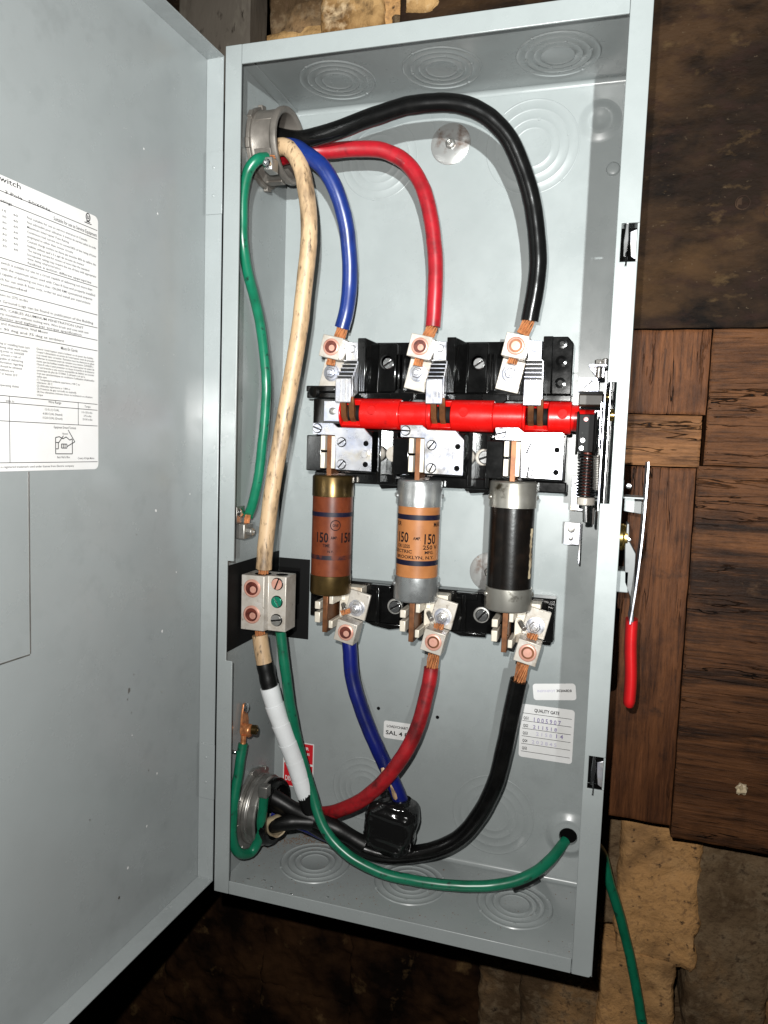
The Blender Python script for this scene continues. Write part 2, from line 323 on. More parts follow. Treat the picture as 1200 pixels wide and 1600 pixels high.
def bake_text():
    bodies = set(t[0] for t in DOORTXT) | set(OTHER); tmp = []
    for b in bodies:
        cu = bpy.data.curves.new('t', 'FONT'); cu.body = b; cu.size = 1; cu.resolution_u = 2; cu.fill_mode = 'FRONT'; cu.offset = .006 if b not in OTHER else .022
        o = bpy.data.objects.new('t', cu); links(o); tmp.append((b, o, cu))
    bpy.context.view_layer.update(); dg = bpy.context.evaluated_depsgraph_get()
    for b, o, cu in tmp:
        e = o.evaluated_get(dg); me = e.to_mesh()
        vs = [(v.co.x, v.co.y) for v in me.vertices]; fs = [list(p.vertices) for p in me.polygons]
        x0 = min(a for a, _ in vs); x1 = max(a for a, _ in vs)
        TX[b] = ([(a-x0, c) for a, c in vs], fs, x1-x0); e.to_mesh_clear()
    for b, o, cu in tmp: bpy.data.objects.remove(o); bpy.data.curves.remove(cu)
bake_text()
def slot_screw(parent, x, y, z, r, ang, m='chrome', h=1.6, name='screw'):
    """slotted head facing the viewer (-y), standing on depth y"""
    b = MB(); b.cyl((x, y, z), (0, -1, 0), r+.75, h*.3, 22, 1)  # wider dark disc paints the shade round the head and in the slot
    n = len(b.v)
    for sg in (1, -1):
        g = r*.14; a0 = math.asin(g/r)
        b.prism([(x+r*math.cos(a0+(math.pi-2*a0)*k/10), z+sg*r*math.sin(a0+(math.pi-2*a0)*k/10)) for k in range(11)], y-h, y-h*.4)
    b.roty(n, x, z, ang); return b.build(name, [m, 'steel_and_shade'], parent, bevel=.25)
def strands(parent, a, c, r, n=15, sw=.25, seed=1, name='copper_strands', fan=1.0):
    n = int(n*1.2)
    rd = random.Random(seed); a = Vector(a); c = Vector(c); ax = (c-a).normalized(); u = ax.orthogonal().normalized(); t = ax.cross(u); b = MB()
    for k in range(n):
        rr = r*math.sqrt((k+.5)/n); th = k*2.4
        p = []
        for j in range(6):
            f = j/5; th2 = th+sw*f*3; r2 = rr*(1+(fan-1)*f)+rd.uniform(-.2, .2)
            p.append(a.lerp(c, f)+(u*math.cos(th2)+t*math.sin(th2))*r2)
        b.tube(p, .72, n=6, raw=True)
    return b.build(name, 'copper', parent)

# ------------------------------------------------------------------ the setting: timber and rubble wall
def board(parent, x0, x1, z0, z1, y, th, m, seed, skew=0, amp=.9, fr=.03, cell=5., edge=1.0, ew=3., name='board', wob_=.35):
    def grid(a, b): n = max(6, int((b-a)/cell)); return [a, a+1.2, a+2.6]+[a+(b-a)*k/n for k in range(1, n)]+[b-2.6, b-1.2, b]
    xs, zs = sorted(grid(x0, x1)), sorted(grid(z0, z1)); nx, nz = len(xs)-1, len(zs)-1; b = MB(); vs = []; fs = []
    for j in range(nz+1):
        for i in range(nx+1):
            x, z = xs[i], zs[j]; fz = j/nz; q = Vector((x, y, z)); e = min(x-x0, x1-x); g = min(z-z0, z1-z); d = min(e, g)
            dy = amp*(noise.noise(q*fr+Vector((seed*5, 0, 0)))+.55*noise.noise(q*fr*3.1+Vector((0, seed, 0)))+.3*noise.noise(q*fr*8))
            if d < ew: dy += edge*((ew-d)/ew)**2
            w2 = wob_*(noise.noise(Vector((x if g < e else 0, seed*9.3, z if e <= g else 0))*.05)*1.6+noise.noise(q*.3)*.35)
            if e < 3: x += w2
            if g < 3: z += w2
            if x-x0 > (x1-x0)*.5: x += skew*(1-fz)
            vs.append((x, y+dy, z))
    for j in range(nz):
        for i in range(nx): k = j*(nx+1)+i; fs.append((k, k+1, k+nx+2, k+nx+1))
    rim = [i for i in range(nx+1)]+[(j+1)*(nx+1)-1 for j in range(1, nz+1)]+[nz*(nx+1)+i for i in range(nx-1, -1, -1)]+[j*(nx+1) for j in range(nz-1, 0, -1)]
    n0 = len(vs); vs += [(vs[k][0], y+th, vs[k][2]) for k in rim]
    for k in range(len(rim)): fs.append((rim[k], rim[(k+1) % len(rim)], n0+(k+1) % len(rim), n0+k))
    fs.append(list(range(n0, n0+len(rim))))
    b.add(vs, fs); return b.build(name, m, parent, smooth=50)
tw = thing('timber_wall', 'old brown timber wall behind and right of the grey box', 'wall', (450, 160, -730))
board(tw, 120, 640, -230, 220, 136, 30, 'wood_d', 1, amp=1.6)
board(tw, 300, 433.4, -310.4, -231.4, 138.5, 25, 'wood_v', 2)
board(tw, 300, 430.5, -360, -311.5, 137, 25, 'wood_h2', 3)
board(tw, 300, 428.4, -716, -361.2, 138.5, 25, 'wood_v', 4)
board(tw, 434.4, 640, -357.6, -231.6, 136, 28, 'wood_h', 5)
board(tw, 429.6, 640, -727, -358.6, 137, 28, 'wood_h', 6)
board(tw, -133, -46, -60, 260, 132, 40, 'wood_g', 9)
board(tw, -700, -136, -20, 300, 190, 30, 'wood_d', 11)
nl = MB()   # bolt heads and a mushroomed nail in the timber
for x, z, r in ((451, -119, 7), (474, -128, 6)): nl.lathe((x, 137, z), (0, -1, 0), [(r, 0), (r*.95, 1.4), (r*.8, 1.6), (r*.72, .6), (r*.5, .4), (0.1, .5)], 20)
nl.build('bolt_head', 'rust', tw, label='rusty bolt heads sunk in dark timber')
ch = MB(); ch.blob((489, 135, -666), (5, 3, 5), .8, 14, 10, 2.5, .4, 3); ch.build('putty_lump', 'label_fiber', tw, label='pale putty lump on the brown timber')

sw_ = thing('stone_wall', 'rough tan and brown rubble stone wall around the box', 'wall', (150, 260, -1000))
mb = MB(); g = 30; vs = []; fs = []
for j in range(56):
    for i in range(70):
        x = -800+i*23; z = -1350+j*29; q = Vector((x, 0, z))
        vs.append((x, 285+22*noise.noise(q*.012)+9*noise.noise(q*.05), z))
for j in range(55):
    for i in range(69): k = j*70+i; fs.append((k, k+1, k+71, k+70))
mb.add(vs, fs); mb.build('mortar', 'mortar', sw_, smooth=60)
def stone(x0, x1, z0, z1, y, d, m, seed, amp=7):
    return board(sw_, x0, x1, z0, z1, y, d, m, seed, amp=amp, fr=.016, cell=3.5, edge=6, ew=7., name='stone', wob_=3.0)
for a in [  # lower right, beside the box
 (386, 470, -905, -742, 198, 70, 'stone_tan', 1), (372, 452, -1060, -896, 200, 70, 'stone_tan', 7), (462, 545, -985, -746, 204, 70, 'stone_grey', 2), (536, 640, -930, -736, 208, 70, 'stone_grey', 3), (340, 394, -880, -735, 210, 60, 'stone_grey', 4),
 (286, 382, -1060, -900, 214, 60, 'stone_grey', 5), (236, 296, -1080, -890, 226, 60, 'stone_grey', 6), (440, 560, -1090, -976, 203, 70, 'stone_grey', 17), (545, 650, -1090, -922, 207, 70, 'stone_tan', 19),
 (60, 250, -1130, -905, 252, 60, 'stone_dark', 8), (-70, 68, -1100, -905, 256, 60, 'stone_dark', 9), (-230, -62, -1200, -900, 262, 60, 'stone_dark', 10), (-430, -222, -1260, -1000, 266, 60, 'stone_dark', 11), (-70, 130, -1230, -1095, 250, 60, 'stone_dark', 18),
 # above the box
 (-66, 40, 46, 112, 176, 50, 'stone_pale', 12), (30, 112, 40, 100, 172, 50, 'stone_tan', 13), (-50, 24, 104, 200, 180, 50, 'stone_grey', 14), (18, 92, 94, 150, 170, 50, 'stone_pale', 15), (84, 170, 98, 190, 176, 50, 'stone_tan', 20), (100, 150, 60, 108, 168, 50, 'stone_grey', 21), (124, 158, 86, 103, 130, 14, 'stone_pale', 16)]:
    stone(*a, amp=2 if a[7] == 16 else 4.5 if a[0] > 200 else 8)

# ------------------------------------------------------------------ the enclosure
W, H, D = 360., 793.6, 132.8
enc = thing('safety_switch_enclosure', 'open grey painted steel switch box with its door swung left', 'electrical box', (180, 66, -H))
MB().box(0, W, D-1.3, D, -H, 0).build('back_panel', 'paint', enc)
MB().box(0, 1.4, 2.2, D-1.4, -H, 0).build('left_wall', 'paint', enc)
MB().box(W-1.4, W, 2.2, D-1.4, -H, 0).build('right_wall', 'paint', enc)
t = MB().box(1.5, W-1.5, 2.2, D-1.4, -1.5, 0).build('top_wall', 'paint', enc)
MB().box(1.5, 14, 3, D-4, -2.5, -1.6).build('seam_flange', 'paint', t, bevel=.3)
bw = MB().box(1.5, W-1.5, 2.2, D-1.4, -H, -H+1.5).build('bottom_wall', 'paint', enc)
for zc, sg in ((-1.6, -1), (-H+1.6, 1)):   # rounded folds of the sheet metal
    R_ = 4.5; pr = [(D-1.2, zc-sg*.5)]+[(D-1.5-R_+R_*math.sin(a), zc+sg*(R_-R_*math.cos(a))) for a in [math.pi/2*k/8 for k in range(9)]]
    MB().prism(pr, 1.6, W-1.6, 'yz').build('folded_edge', 'paint', enc, smooth=50)
# front flange: four rails with their notches
MB().prism([(0, 0), (15.9, 0), (15.9, -463), (9.3, -463), (9.3, -559.5), (15.9, -559.5), (15.9, -H), (0, -H)], 0, 2).build('front_flange', 'paint', enc, bevel=.5, label='left flange of the box front, notched beside the terminal')
MB().prism([(343.1, 0), (W, 0), (W, -171.5), (346.6, -171.5), (346.6, -200.8), (W, -200.8), (W, -600), (346.6, -600), (346.6, -628), (W, -628), (W, -H+2.5), (357.5, -H), (343.1, -H), (343.1, -390), (350.3, -390), (350.3, -293.5), (343.1, -293.5)], 0, 2).build('front_flange', 'paint', enc, bevel=.5, label='right flange of the box front with two latch slots')
MB().box(16.1, 342.9, 0.1, 2, -16.6, 0).build('front_flange', 'paint', enc, bevel=.5, label='top flange of the box front')
MB().box(16.1, 342.5, 0.1, 2, -H, -H+13.2).build('front_flange', 'paint', enc, bevel=.5, label='bottom flange of the box front')
def knockout(c, axis, rr, parent, k_=1.0):
    pr = [(rr*1.0, 0)]; lv = 0
    for k, f in enumerate((1.0, .8, .6, .42)):
        r = rr*f
        pr += [(r-.2, .3*k_), (r-.8, k_), (r-1.5, .3*k_), (r-2, .1)]
    pr += [(0.1, .1)]
    m_ = MB().lathe(c, axis, pr, 56); ax = Vector(axis); u = ax.orthogonal().normalized(); t2 = ax.cross(u)
    for q, f in enumerate((1.0, .8, .6)):   # holding tabs
        for sg in (0, math.pi):
            a = .5+q*1.1+sg+rr; m_.lathe(Vector(c)+(u*math.cos(a)+t2*math.sin(a))*(rr*f-1), axis, [(1.7, 0), (1.5, k_*1.1), (.1, k_*1.3)], 10)
    return m_.build('knockout', 'paint', parent, smooth=60)
for x in (77.6, 180, 284.6): knockout((x, 77, -1.55), (0, 0, -1), 37, t)
for x in (76.3, 180.5, 286): knockout((x, 76.5, -H+1.55), (0, 0, 1), 37, bw)
for x, z, r in ((104.8, -56, 41), (260, -56.6, 45), (110, -729.6, 36), (253.9, -733.4, 43)): knockout((x, D-1.32, z), (0, -1, 0), r, enc, .5)
MB().lathe((331.7, D-1.32, -740), (0, -1, 0), [(25, 0), (22, .4), (17.5, 4.2), (15.5, 4.8), (13, 4.6), (9.2, 4.5), (8.8, .1), (.1, .1)], 40).build('mounting_dimple', 'paint', enc, smooth=60)
MB().cyl((331.7, D-1.7, -740), (0, -1, 0), 8.7, .25, 30).build('mounting_hole', 'hole', enc)
MB().lathe((336.4, D-1.32, -82.8), (0, -1, 0), [(6.5, 0), (6, 1.8), (4.5, 2.4), (.1, 2.5)], 28).build('dimple', 'paint', enc, smooth=60)
MB().lathe((322, D-1.32, -38), (0, -1, 0), [(20, 0), (17, .4), (13, 2.6), (9, 2.6), (6, 1.2), (.1, 1)], 36).build('dimple', 'paint', enc, smooth=70)
for x, z in ((124.2, -635.7), (190.2, -636.3)): MB().cyl((x, D-1.33, z), (0, -1, 0), 1.9, .12, 16).build('screw_hole', 'hole', enc)
for z0, lab in ((-171.5, 'upper'), (-600, 'lower')):   # door catches in the slots of the right flange
    l = MB().box(346.8, 358.4, 14, 15, z0-29, z0-.2).box(345, 346.5, 2.1, 15, z0-30.5, z0+1.5).box(346.6, 358.4, 2.1, 13.9, z0-30.5, z0-29.4).build('latch', 'hole', enc, label='%s door catch of bright spring steel in its dark-backed slot' % lab)  # black slot backing; side and bottom plates added to block light leaking in
    MB().prism([(350, z0+1.5), (352, z0+2.5), (352.6, z0-12), (351.4, z0-26), (349.2, z0-25), (348.8, z0-14)], 1.2, 3).build('catch_spring', 'chrome', l, bevel=.5)
    MB().prism([(353.5, z0-6), (358.5, z0-4), (358.5, z0-27), (355, z0-25), (353.8, z0-15)], 3, 4.5).build('catch_plate', 'zinc', l, bevel=.4)
    MB().tube([(351, 2.4, z0-20), (351.6, .6, z0-29), (351.3, -.6, z0-33)], .9, 8, 2).build('catch_wire', 'chrome', l)
# stickers inside
def wallfn(x, z, y=D-1.75, ang=0):
    c, s = math.cos(math.radians(ang)), math.sin(math.radians(ang))
    return lambda a, b: (x+a*c-b*s, y, z+a*s+b*c)
def tilt(poly, cx, cz, ang):
    c, s = math.cos(math.radians(ang)), math.sin(math.radians(ang)); return [(cx+(x-cx)*c-(z-cz)*s, cz+(x-cx)*s+(z-cz)*c) for x, z in poly]
yb, yf = D-1.32, D-1.6
s1 = MB().prism(tilt(rrect(288.5, 331, -601, -584, 3), 310, -592, 7.5), yf, yb).build('sticker', 'paper', enc, label='small white sticker with an inspection number')
MB().text('INSP/HIPOT', wallfn(293, -595, ang=7.5), 2.4, width=18).build('print', 'greyink', s1, smooth=0); MB().text('30206828', wallfn(312, -592.3, ang=7.5), 2.5, width=15).build('print', 'ink', s1, smooth=0)
s2 = MB().prism(rrect(277.3, 331, -665.3, -609, 3.2), yf, yb).build('sticker', 'paper', enc, label='white quality gate sticker with ruled rows and stamped numbers')
b = MB(); b.text('QUALITY GATE', wallfn(291, -616), 3.4, width=25)
for k in range(6): b.box(279.5, 328.5, yf-.12, yf-.02, -618.8-k*8.1, -618.35-k*8.1)
for k in range(5): b.text('QG%d' % (k+1), wallfn(280.5, -625-k*8), 2.9, width=5)
b.build('print', 'ink', s2, smooth=0)
b = MB(); b.text('1 0 0 5 9 0 7', wallfn(291, -626.6), 4.6, width=27); b.text('2 1 1 5 1 8', wallfn(290.5, -633.6), 3.6, width=24); b.text('1 4', wallfn(314, -640.3), 4, width=7); b.build('print', 'palepurple', s2, smooth=0)
b = MB(); b.text('2 1 5 8', wallfn(294, -640.6), 3.6, width=16); b.text('2 0 2 8 4 5', wallfn(290, -649.6), 3.6, width=25); b.build('print', 'greyink', s2, smooth=0)
s3 = MB().prism(rrect(131, 165, -667.5, -648, 2.6), yf, yb).build('sticker', 'paper', enc, label='white load chart sticker half hidden by the red cable')
MB().text('LOAD/CHART', wallfn(134.5, -655), 2.7, width=24).text('SAL 4 8', wallfn(133.5, -663), 4.3, width=25).build('print', 'ink', s3, smooth=0)
s4 = MB().prism(rrect(12.5, 50, -742, -688, .8), yf, yb).build('sticker', 'paper', enc, label='red warning sticker behind the white taped cable')
MB().box(13.8, 48.8, yf-.1, yf-.02, -712, -689.2).box(13.8, 48.8, yf-.1, yf-.02, -741, -714.5).build('print', 'redlabel', s4, smooth=0)
b = MB(); b.text('DANGER', wallfn(19, -696, yf-.2), 3.2, width=25); b.text('SERVICE', wallfn(19, -702, yf-.2), 2.4, width=26); b.text('OPEN', wallfn(21, -708, yf-.2), 2.4, width=16); b.text('SWITCH', wallfn(20, -724, yf-.2), 5.5, width=25); b.text('DISCONNECT', wallfn(15.5, -735, yf-.2), 5.5, width=32); b.build('print', 'paper', s4, smooth=0)
# door
def dr(u, v, z): return (-18.3-.045*u+v, -u-.045*v, z)
def dbox(b, u0, u1, v0, v1, z0, z1, mi=0):
    n = len(b.v); b.box(u0, u1, v0, v1, z0, z1, mi); b.xf(n, lambda q: dr(q.x, q.y, q.z)); return b
b = MB(); dbox(b, 0, 372, -1.4, 0, -783.5, -8.2)
door = b.build('door', 'doorpaint', enc, label='grey door swung open to the left, with a large white label')
b = MB(); dbox(b, -.9, .5, .02, 17.2, -783.5, -8.2); b.build('door_flange', 'doorpaint', door, bevel=.4)
b = MB(); dbox(b, .55, 372, .02, 17.2, -9.6, -8.2); b.build('door_flange', 'doorpaint', door, bevel=.3)
b = MB(); dbox(b, .55, 372, .02, 17.2, -783.5, -782.1); b.build('door_flange', 'doorpaint', door, bevel=.3)
for z0, z1 in ((-145.4, -90.5), (-699, -644)):
    b = MB(); dbox(b, .6, 1.9, 1.5, 18.2, z0, z1)
    for k in (.3, .75):
        zz = z0+(z1-z0)*k; n = len(b.v); b.lathe((1.8, 9, zz), (1, 0, 0), [(1.6, 0), (1.2, .5), (.1, .7)], 14); b.xf(n, lambda q: dr(q.x, q.y, q.z))
    b.build('hinge_leaf', 'doorpaint', door, bevel=.25)
b = MB()   # pressed outline on the door skin
dbox(b, 207, 207.9, .02, .35, -501.5, -375.6); dbox(b, 208, 372, .02, .35, -502.4, -501.5); b.build('pressed_line', 'steel', door)
b = MB()
n = len(b.v); b.prism(rrect(140.5, 318, -375, -189, 4), .05, .3, 'xz'); b.xf(n, lambda q: dr(q.x, q.y, q.z))
def dt(u, z, v=.42): return lambda a, c: dr(u-a, v, z+c)
for t_, u0, u1, z, h in DOORTXT: b.text(t_, dt(u0, z), h, 1, width=(u0-u1) if u1 else None)
for z, u0, u1 in ((-198.8, 141.5, 318), (-205, 141.5, 318), (-239.8, 141.5, 318), (-260, 141.5, 318), (-269.5, 141.5, 318), (-278.6, 141.5, 318), (-286.4, 141.5, 318), (-326.2, 141.5, 318), (-330.6, 141.5, 318), (-342.4, 141.5, 318), (-369.4, 141.5, 318)):
    dbox(b, u0, u1, .36, .42, z-.22, z+.22, 1)
for u, z0, z1 in ((161.5, -342.4, -326.2), (223, -369.4, -326.2)): dbox(b, u-.2, u+.2, .37, .43, z0, z1, 1)
def seg(u0, z0, u1, z1, wd=.3):
    n = len(b.v); L_ = math.hypot(u1-u0, z1-z0); nx, nz = -(z1-z0)/L_*wd, (u1-u0)/L_*wd
    b.prism([(u0+nx, z0+nz), (u1+nx, z1+nz), (u1-nx, z1-nz), (u0-nx, z0-nz)], .36, .43, 'xz', 1); b.xf(n, lambda q: dr(q.x, q.y, q.z))
for sgm in ((183.5, -352, 183.5, -363.5), (183.5, -363.5, 167.5, -363.5), (167.5, -363.5, 167.5, -353), (183.5, -352, 180, -351.4), (180, -351.4, 176.5, -352.8), (176.5, -352.8, 173.5, -351.4), (173.5, -351.4, 170, -353.6), (170, -353.6, 167.5, -352.6),
            (183.5, -355.5, 181, -355.5), (181, -355.5, 181, -360), (181, -360, 183.5, -360), (178, -356.5, 172.8, -356.5), (178, -359.4, 172.8, -359.4), (178, -356.5, 178, -359.4), (172.8, -356.5, 172.8, -359.4), (176.3, -356.5, 176.3, -359.4), (174.6, -356.5, 174.6, -359.4),
            (176, -350.6, 181, -356), (171.5, -346.4, 165, -354.8), (165, -354.8, 172.8, -358.3)): seg(*sgm)
for k in range(24):   # round certification mark
    a0, a1 = 2*math.pi*k/24, 2*math.pi*(k+1)/24; seg(151+2*math.cos(a0), -192+2.6*math.sin(a0), 151+2*math.cos(a1), -192+2.6*math.sin(a1), .35)
seg(151.7, -190.8, 151.7, -193); seg(151.7, -193, 150.4, -193); seg(150.2, -190.8, 150.2, -192.8); seg(153, -195.2, 149, -195.2, .3); seg(154.5, -196.3, 147.5, -196.3, .3)
b.build('instruction_label', ['paper', 'ink'], door, smooth=0, label='large white instruction label with dense small print')
b = MB()   # chips and scuffs in the enamel of the door
rd = random.Random(3)
for u, z in ((88, -120), (70, -165), (70, -412), (20, -400), (60, -520), (100, -600), (66, -648), (40, -470), (105, -715), (80, -690)):
    n = len(b.v); rr = rd.uniform(.5, 1.2); b.prism([(u+rr*rd.uniform(.6, 1.2)*math.cos(k), z+1.3*rr*rd.uniform(.6, 1.2)*math.sin(k)) for k in range(6)], .01, .12, 'xz'); b.xf(n, lambda q: dr(q.x, q.y, q.z))
b.build('paint_chips', 'paper', door, smooth=0)
b = MB()
for u, z, rr in ((104, -560, 2.2), (106, -567, .8), (98, -548, .7), (101, -580, .6), (116, -735, 1.3), (78, -640, .6), (60, -575, .7), (150, -650, .8), (40, -300, .5), (95, -430, .5)):
    n = len(b.v); b.prism([(u+rr*rd.uniform(.5, 1.2)*math.cos(k*.9), z+1.5*rr*rd.uniform(.5, 1.2)*math.sin(k*.9)) for k in range(7)], .01, .1, 'xz'); b.xf(n, lambda q: dr(q.x, q.y, q.z))
b.build('scuff_marks', 'steel', door, smooth=0)

# ------------------------------------------------------------------ mounting bolts with wide washers
for x, z, lab, cover in ((179.3, -47.5, 'wide rust-spotted washer and bolt near the top of the back panel', 0), (238, -475, 'rusty wide washer and bolt behind the black fuse', 1)):
    r = thing('mounting_bolt', lab, 'bolt', (x, D-2, z-20), 'bolts through the back panel')
    MB().lathe((x, D-1.35, z), (0, -1, 0), [(20, 0), (20, 1.2), (19.4, 1.6), (5, 1.6), (5, .2)], 48).build('washer', 'washer', r)
    MB().lathe((x, D-2.95, z), (0, -1, 0), [(5.4, 0), (5.2, 2.2), (3.6, 3.4), (2.4, 3.5), (2.2, 2), (.1, 2)], 6).build('bolt_head', 'steel', r, bevel=.3)

# ------------------------------------------------------------------ lugs
def lug(parent, cx, cz, y, tz, ty, ang, up, seed):
    """tinned block with its set screw and a tongue under a stud and nut; up=+1: tongue below the block, -1: above"""
    b = MB(); n = 0; b.box(cx-10.8, cx+10.8, y, y+19, cz-11, cz+11); t0, t1 = (cz-41, cz-11) if up > 0 else (cz+11, cz+39)
    b.box(cx-11.2, cx+11.2, ty, ty+4, min(t0, t1), max(t0, t1)+(.0 if up > 0 else 0)); b.roty(0, cx, cz, ang)
    o = b.build('lug', 'tin', parent, bevel=.7)
    MB().lathe((cx+.5, y, cz), (0, -1, 0), [(8.4, 0), (8.4, .5), (7.4, 1.3), (6.3, 1.3), (5.7, .3), (4.5, .3), (4.1, .9), (.1, 1)], 30).build('set_screw', 'pink', o, smooth=40)
    if seed in (0, 1, 5):   # deep screw: bore shade painted as a dark disc, lit tip as a pink disc
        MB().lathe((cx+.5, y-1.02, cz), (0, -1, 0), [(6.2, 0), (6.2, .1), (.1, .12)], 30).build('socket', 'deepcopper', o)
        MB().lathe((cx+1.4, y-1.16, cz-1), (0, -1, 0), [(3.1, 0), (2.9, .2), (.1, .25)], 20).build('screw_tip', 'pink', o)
    else: MB().lathe((cx+.5, y-.32, cz), (0, -1, 0), [(5.75, 0), (5.75, .12), (4.2, .12), (4.2, 0)], 30, closed=True).build('socket', 'oldcopper', o)
    a = math.radians(ang); dz = -24 if up > 0 else 22; sx, sz = cx-dz*math.sin(a), cz+dz*math.cos(a)
    MB().lathe((sx, ty, sz), (0, -1, 0), [(8.8, 0), (8.8, .9), (7.6, 1.1), (7.4, 2.6), (5.4, 2.8)], 30).build('stud_washer', 'zinc', o)
    m = MB(); m.lathe((sx, ty-2.8, sz), (0, -1, 0), [(5.6, 0), (5.6, 3), (4.6, 3.8)], 6); m.lathe((sx, ty-6, sz), (0, -1, 0), [(3, 0), (3, 3), (2.4, 3.6)], 16); m.build('stud_nut', 'zinc', o, bevel=.3)
    wend = (cx+11*math.sin(a)*-1*(-1 if up > 0 else 1), y+10, cz)
    return o
POLE = (0., 90.9, 182.)
names3 = ('left', 'middle', 'right')
# ------------------------------------------------------------------ line side of the switch with its red rotor
swb = thing('switch_assembly', 'black moulded switch block with red rotor and bright arc plates', 'switch', (185, 120, -385))
b = MB(); b.box(78, 310, 104, D-1.4, -297, -246); b.build('line_base', 'black', swb, bevel=1)
b = MB(); b.box(48, 312, 90, D-1.4, -303.5, -297.2); b.box(48, 80, 88, D-1.4, -297.1, -291); b.build('cross_bar', 'black', swb, bevel=1)
for k, dx in enumerate(POLE):
    MB().lathe((57+dx, 90-2.1 if k == 0 else 88, -297 if k == 0 else -299), (0, -1, 0), [(5.6, 0), (5.6, .6), (4.2, 1)], 22).build('boss', 'black', swb)
    if k: MB().prism([(48+dx, -297.3), (48+dx, -303), (53+dx, -307.5), (66+dx, -307.5), (72+dx, -303), (72+dx, -297.3)], 84, 89.8).build('stop_tab', 'black', swb, bevel=.8)
    lug(swb, 77.6+dx, -253.7, 78, 0, 97.5, -12.5, 1, k)
    # moulded pillars and slanted cheeks of each pole
    b = MB(); b.box(80+dx, 86.5+dx, 92, 103.9, -262, -243); b.build('pillar', 'black', swb, bevel=.7)
    b = MB(); b.prism([(102+dx, -243.5), (111+dx, -243.5), (111+dx, -296.9), (104+dx, -296.9), (102+dx, -275)], 89, 103.9); b.build('pillar', 'black', swb, bevel=.8)
    MB().cyl((106.4+dx, 89, -250), (0, -1, 0), 3.6, .5, 18).build('plug', 'black', swb, bevel=.2)
    if k < 2:
        b = MB(); n = 0
        b.add([(111.2+dx, 90, -244), (120+dx, 103.9, -247.5), (120+dx, 103.9, -296), (111.2+dx, 90, -296), (111.2+dx, 103.9, -244), (111.2+dx, 103.9, -296)], [(0, 1, 2, 3), (0, 4, 1), (3, 2, 5), (0, 3, 5, 4), (1, 4, 5, 2)])
        b.build('cheek', 'black', swb, bevel=.5)
        b = MB(); b.box(122+dx, 141+dx, 96, 103.9, -296, -248); b.build('panel_block', 'black', swb, bevel=1.2)
        b = MB(); b.lathe((131.8+dx, 96, -266.5), (0, -1, 0), [(8, 0), (7.6, .8), (6.2, .9), (6, -.5)], 26); b.build('recess_ring', 'black', swb)
        slot_screw(swb, 133+dx, 95.6, -268, 5.2, 35, 'chrome', 2.4)
        MB().cyl((131+dx, 96, -286), (0, -1, 0), 6, .4, 22).build('plug', 'black', swb, bevel=.2)
        b = MB(); b.box(143+dx, 145+dx, 94, 103.9, -294, -258); b.box(146.5+dx, 148.5+dx, 97, 103.9, -294, -258); b.build('rib', 'black', swb, bevel=.5)
    # fixed contact: tab, nested arc plates and front shield
    a = MB().box(88+dx, 100.5+dx, 94.5, 96.5, -266, -246.7).build('contact_tab', 'zinc', swb, bevel=.4)
    MB().lathe((94.6+dx, 94.4, -253.4), (0, -1, 0), [(4, 0), (4, .9), (3.2, 1.6), (.1, 1.7)], 20).build('rivet', 'zinc', a)
    arc = MB().prism([(88.6+dx, -309), (88.6+dx, -285.4), (105+dx, -285.4), (105+dx, -309)], 64.5, 66.5).build('arc_shield', 'zinc', swb, bevel=.9)
    b = MB(); b.box(94.2+dx, 94.9+dx, 64.1, 64.4, -308, -286); b.box(99.6+dx, 100.3+dx, 64.1, 64.4, -308, -286); b.build('fold_line', 'steel', arc)
    for j in range(5):
        y = 70.5+5*j; zt = -282.2+4.3*j; x0, x1 = 88.2+dx-.2*j, 105.4+dx-.5*j
        b = MB(); b.box(x0, x1, y, y+1, -304+j*1.5, zt-1.1, 1); b.prism([(y-1.2, zt-1.1), (y-1.2, zt), (y+1, zt), (y+1, zt-1.1)], x0, x1, 'yz'); b.box(x1-1.2, x1, y-2.4, y-.1, -304+j*1.5, zt-1.2)
        b.build('arc_plate', ['zinc', 'steel_and_shade'], arc, bevel=.25)  # dark plate bodies: shade between the bright lips put into the colour
    for sx in (-4.2, 4.2):   # copper moving blades reaching out of the rotor
        b = MB(); b.prism([(66.8, -303), (70.5, -303), (75, -312), (84, -321), (81, -329), (72, -322)], 97+dx+sx, 100.4+dx+sx+2, 'yz'); b.build('moving_blade', 'oldcopper', swb, bevel=.4)
# end cheek at the right
MB().prism([(291, -243.5), (306, -243.5), (311.5, -250), (311.5, -296.9), (293.2, -296.9)], 92, 103.9).build('end_cheek', 'black', swb, bevel=1.2)
for z, r in ((-250, 4.4), (-266, 5), (-286, 5)): MB().lathe((301, 92, z), (0, -1, 0), [(r, 0), (r, .6), (r*.6, .9), (r*.5, .2), (.1, .2)], 22).build('plug', 'steel_and_shade' if r < 4.5 else 'black', swb)
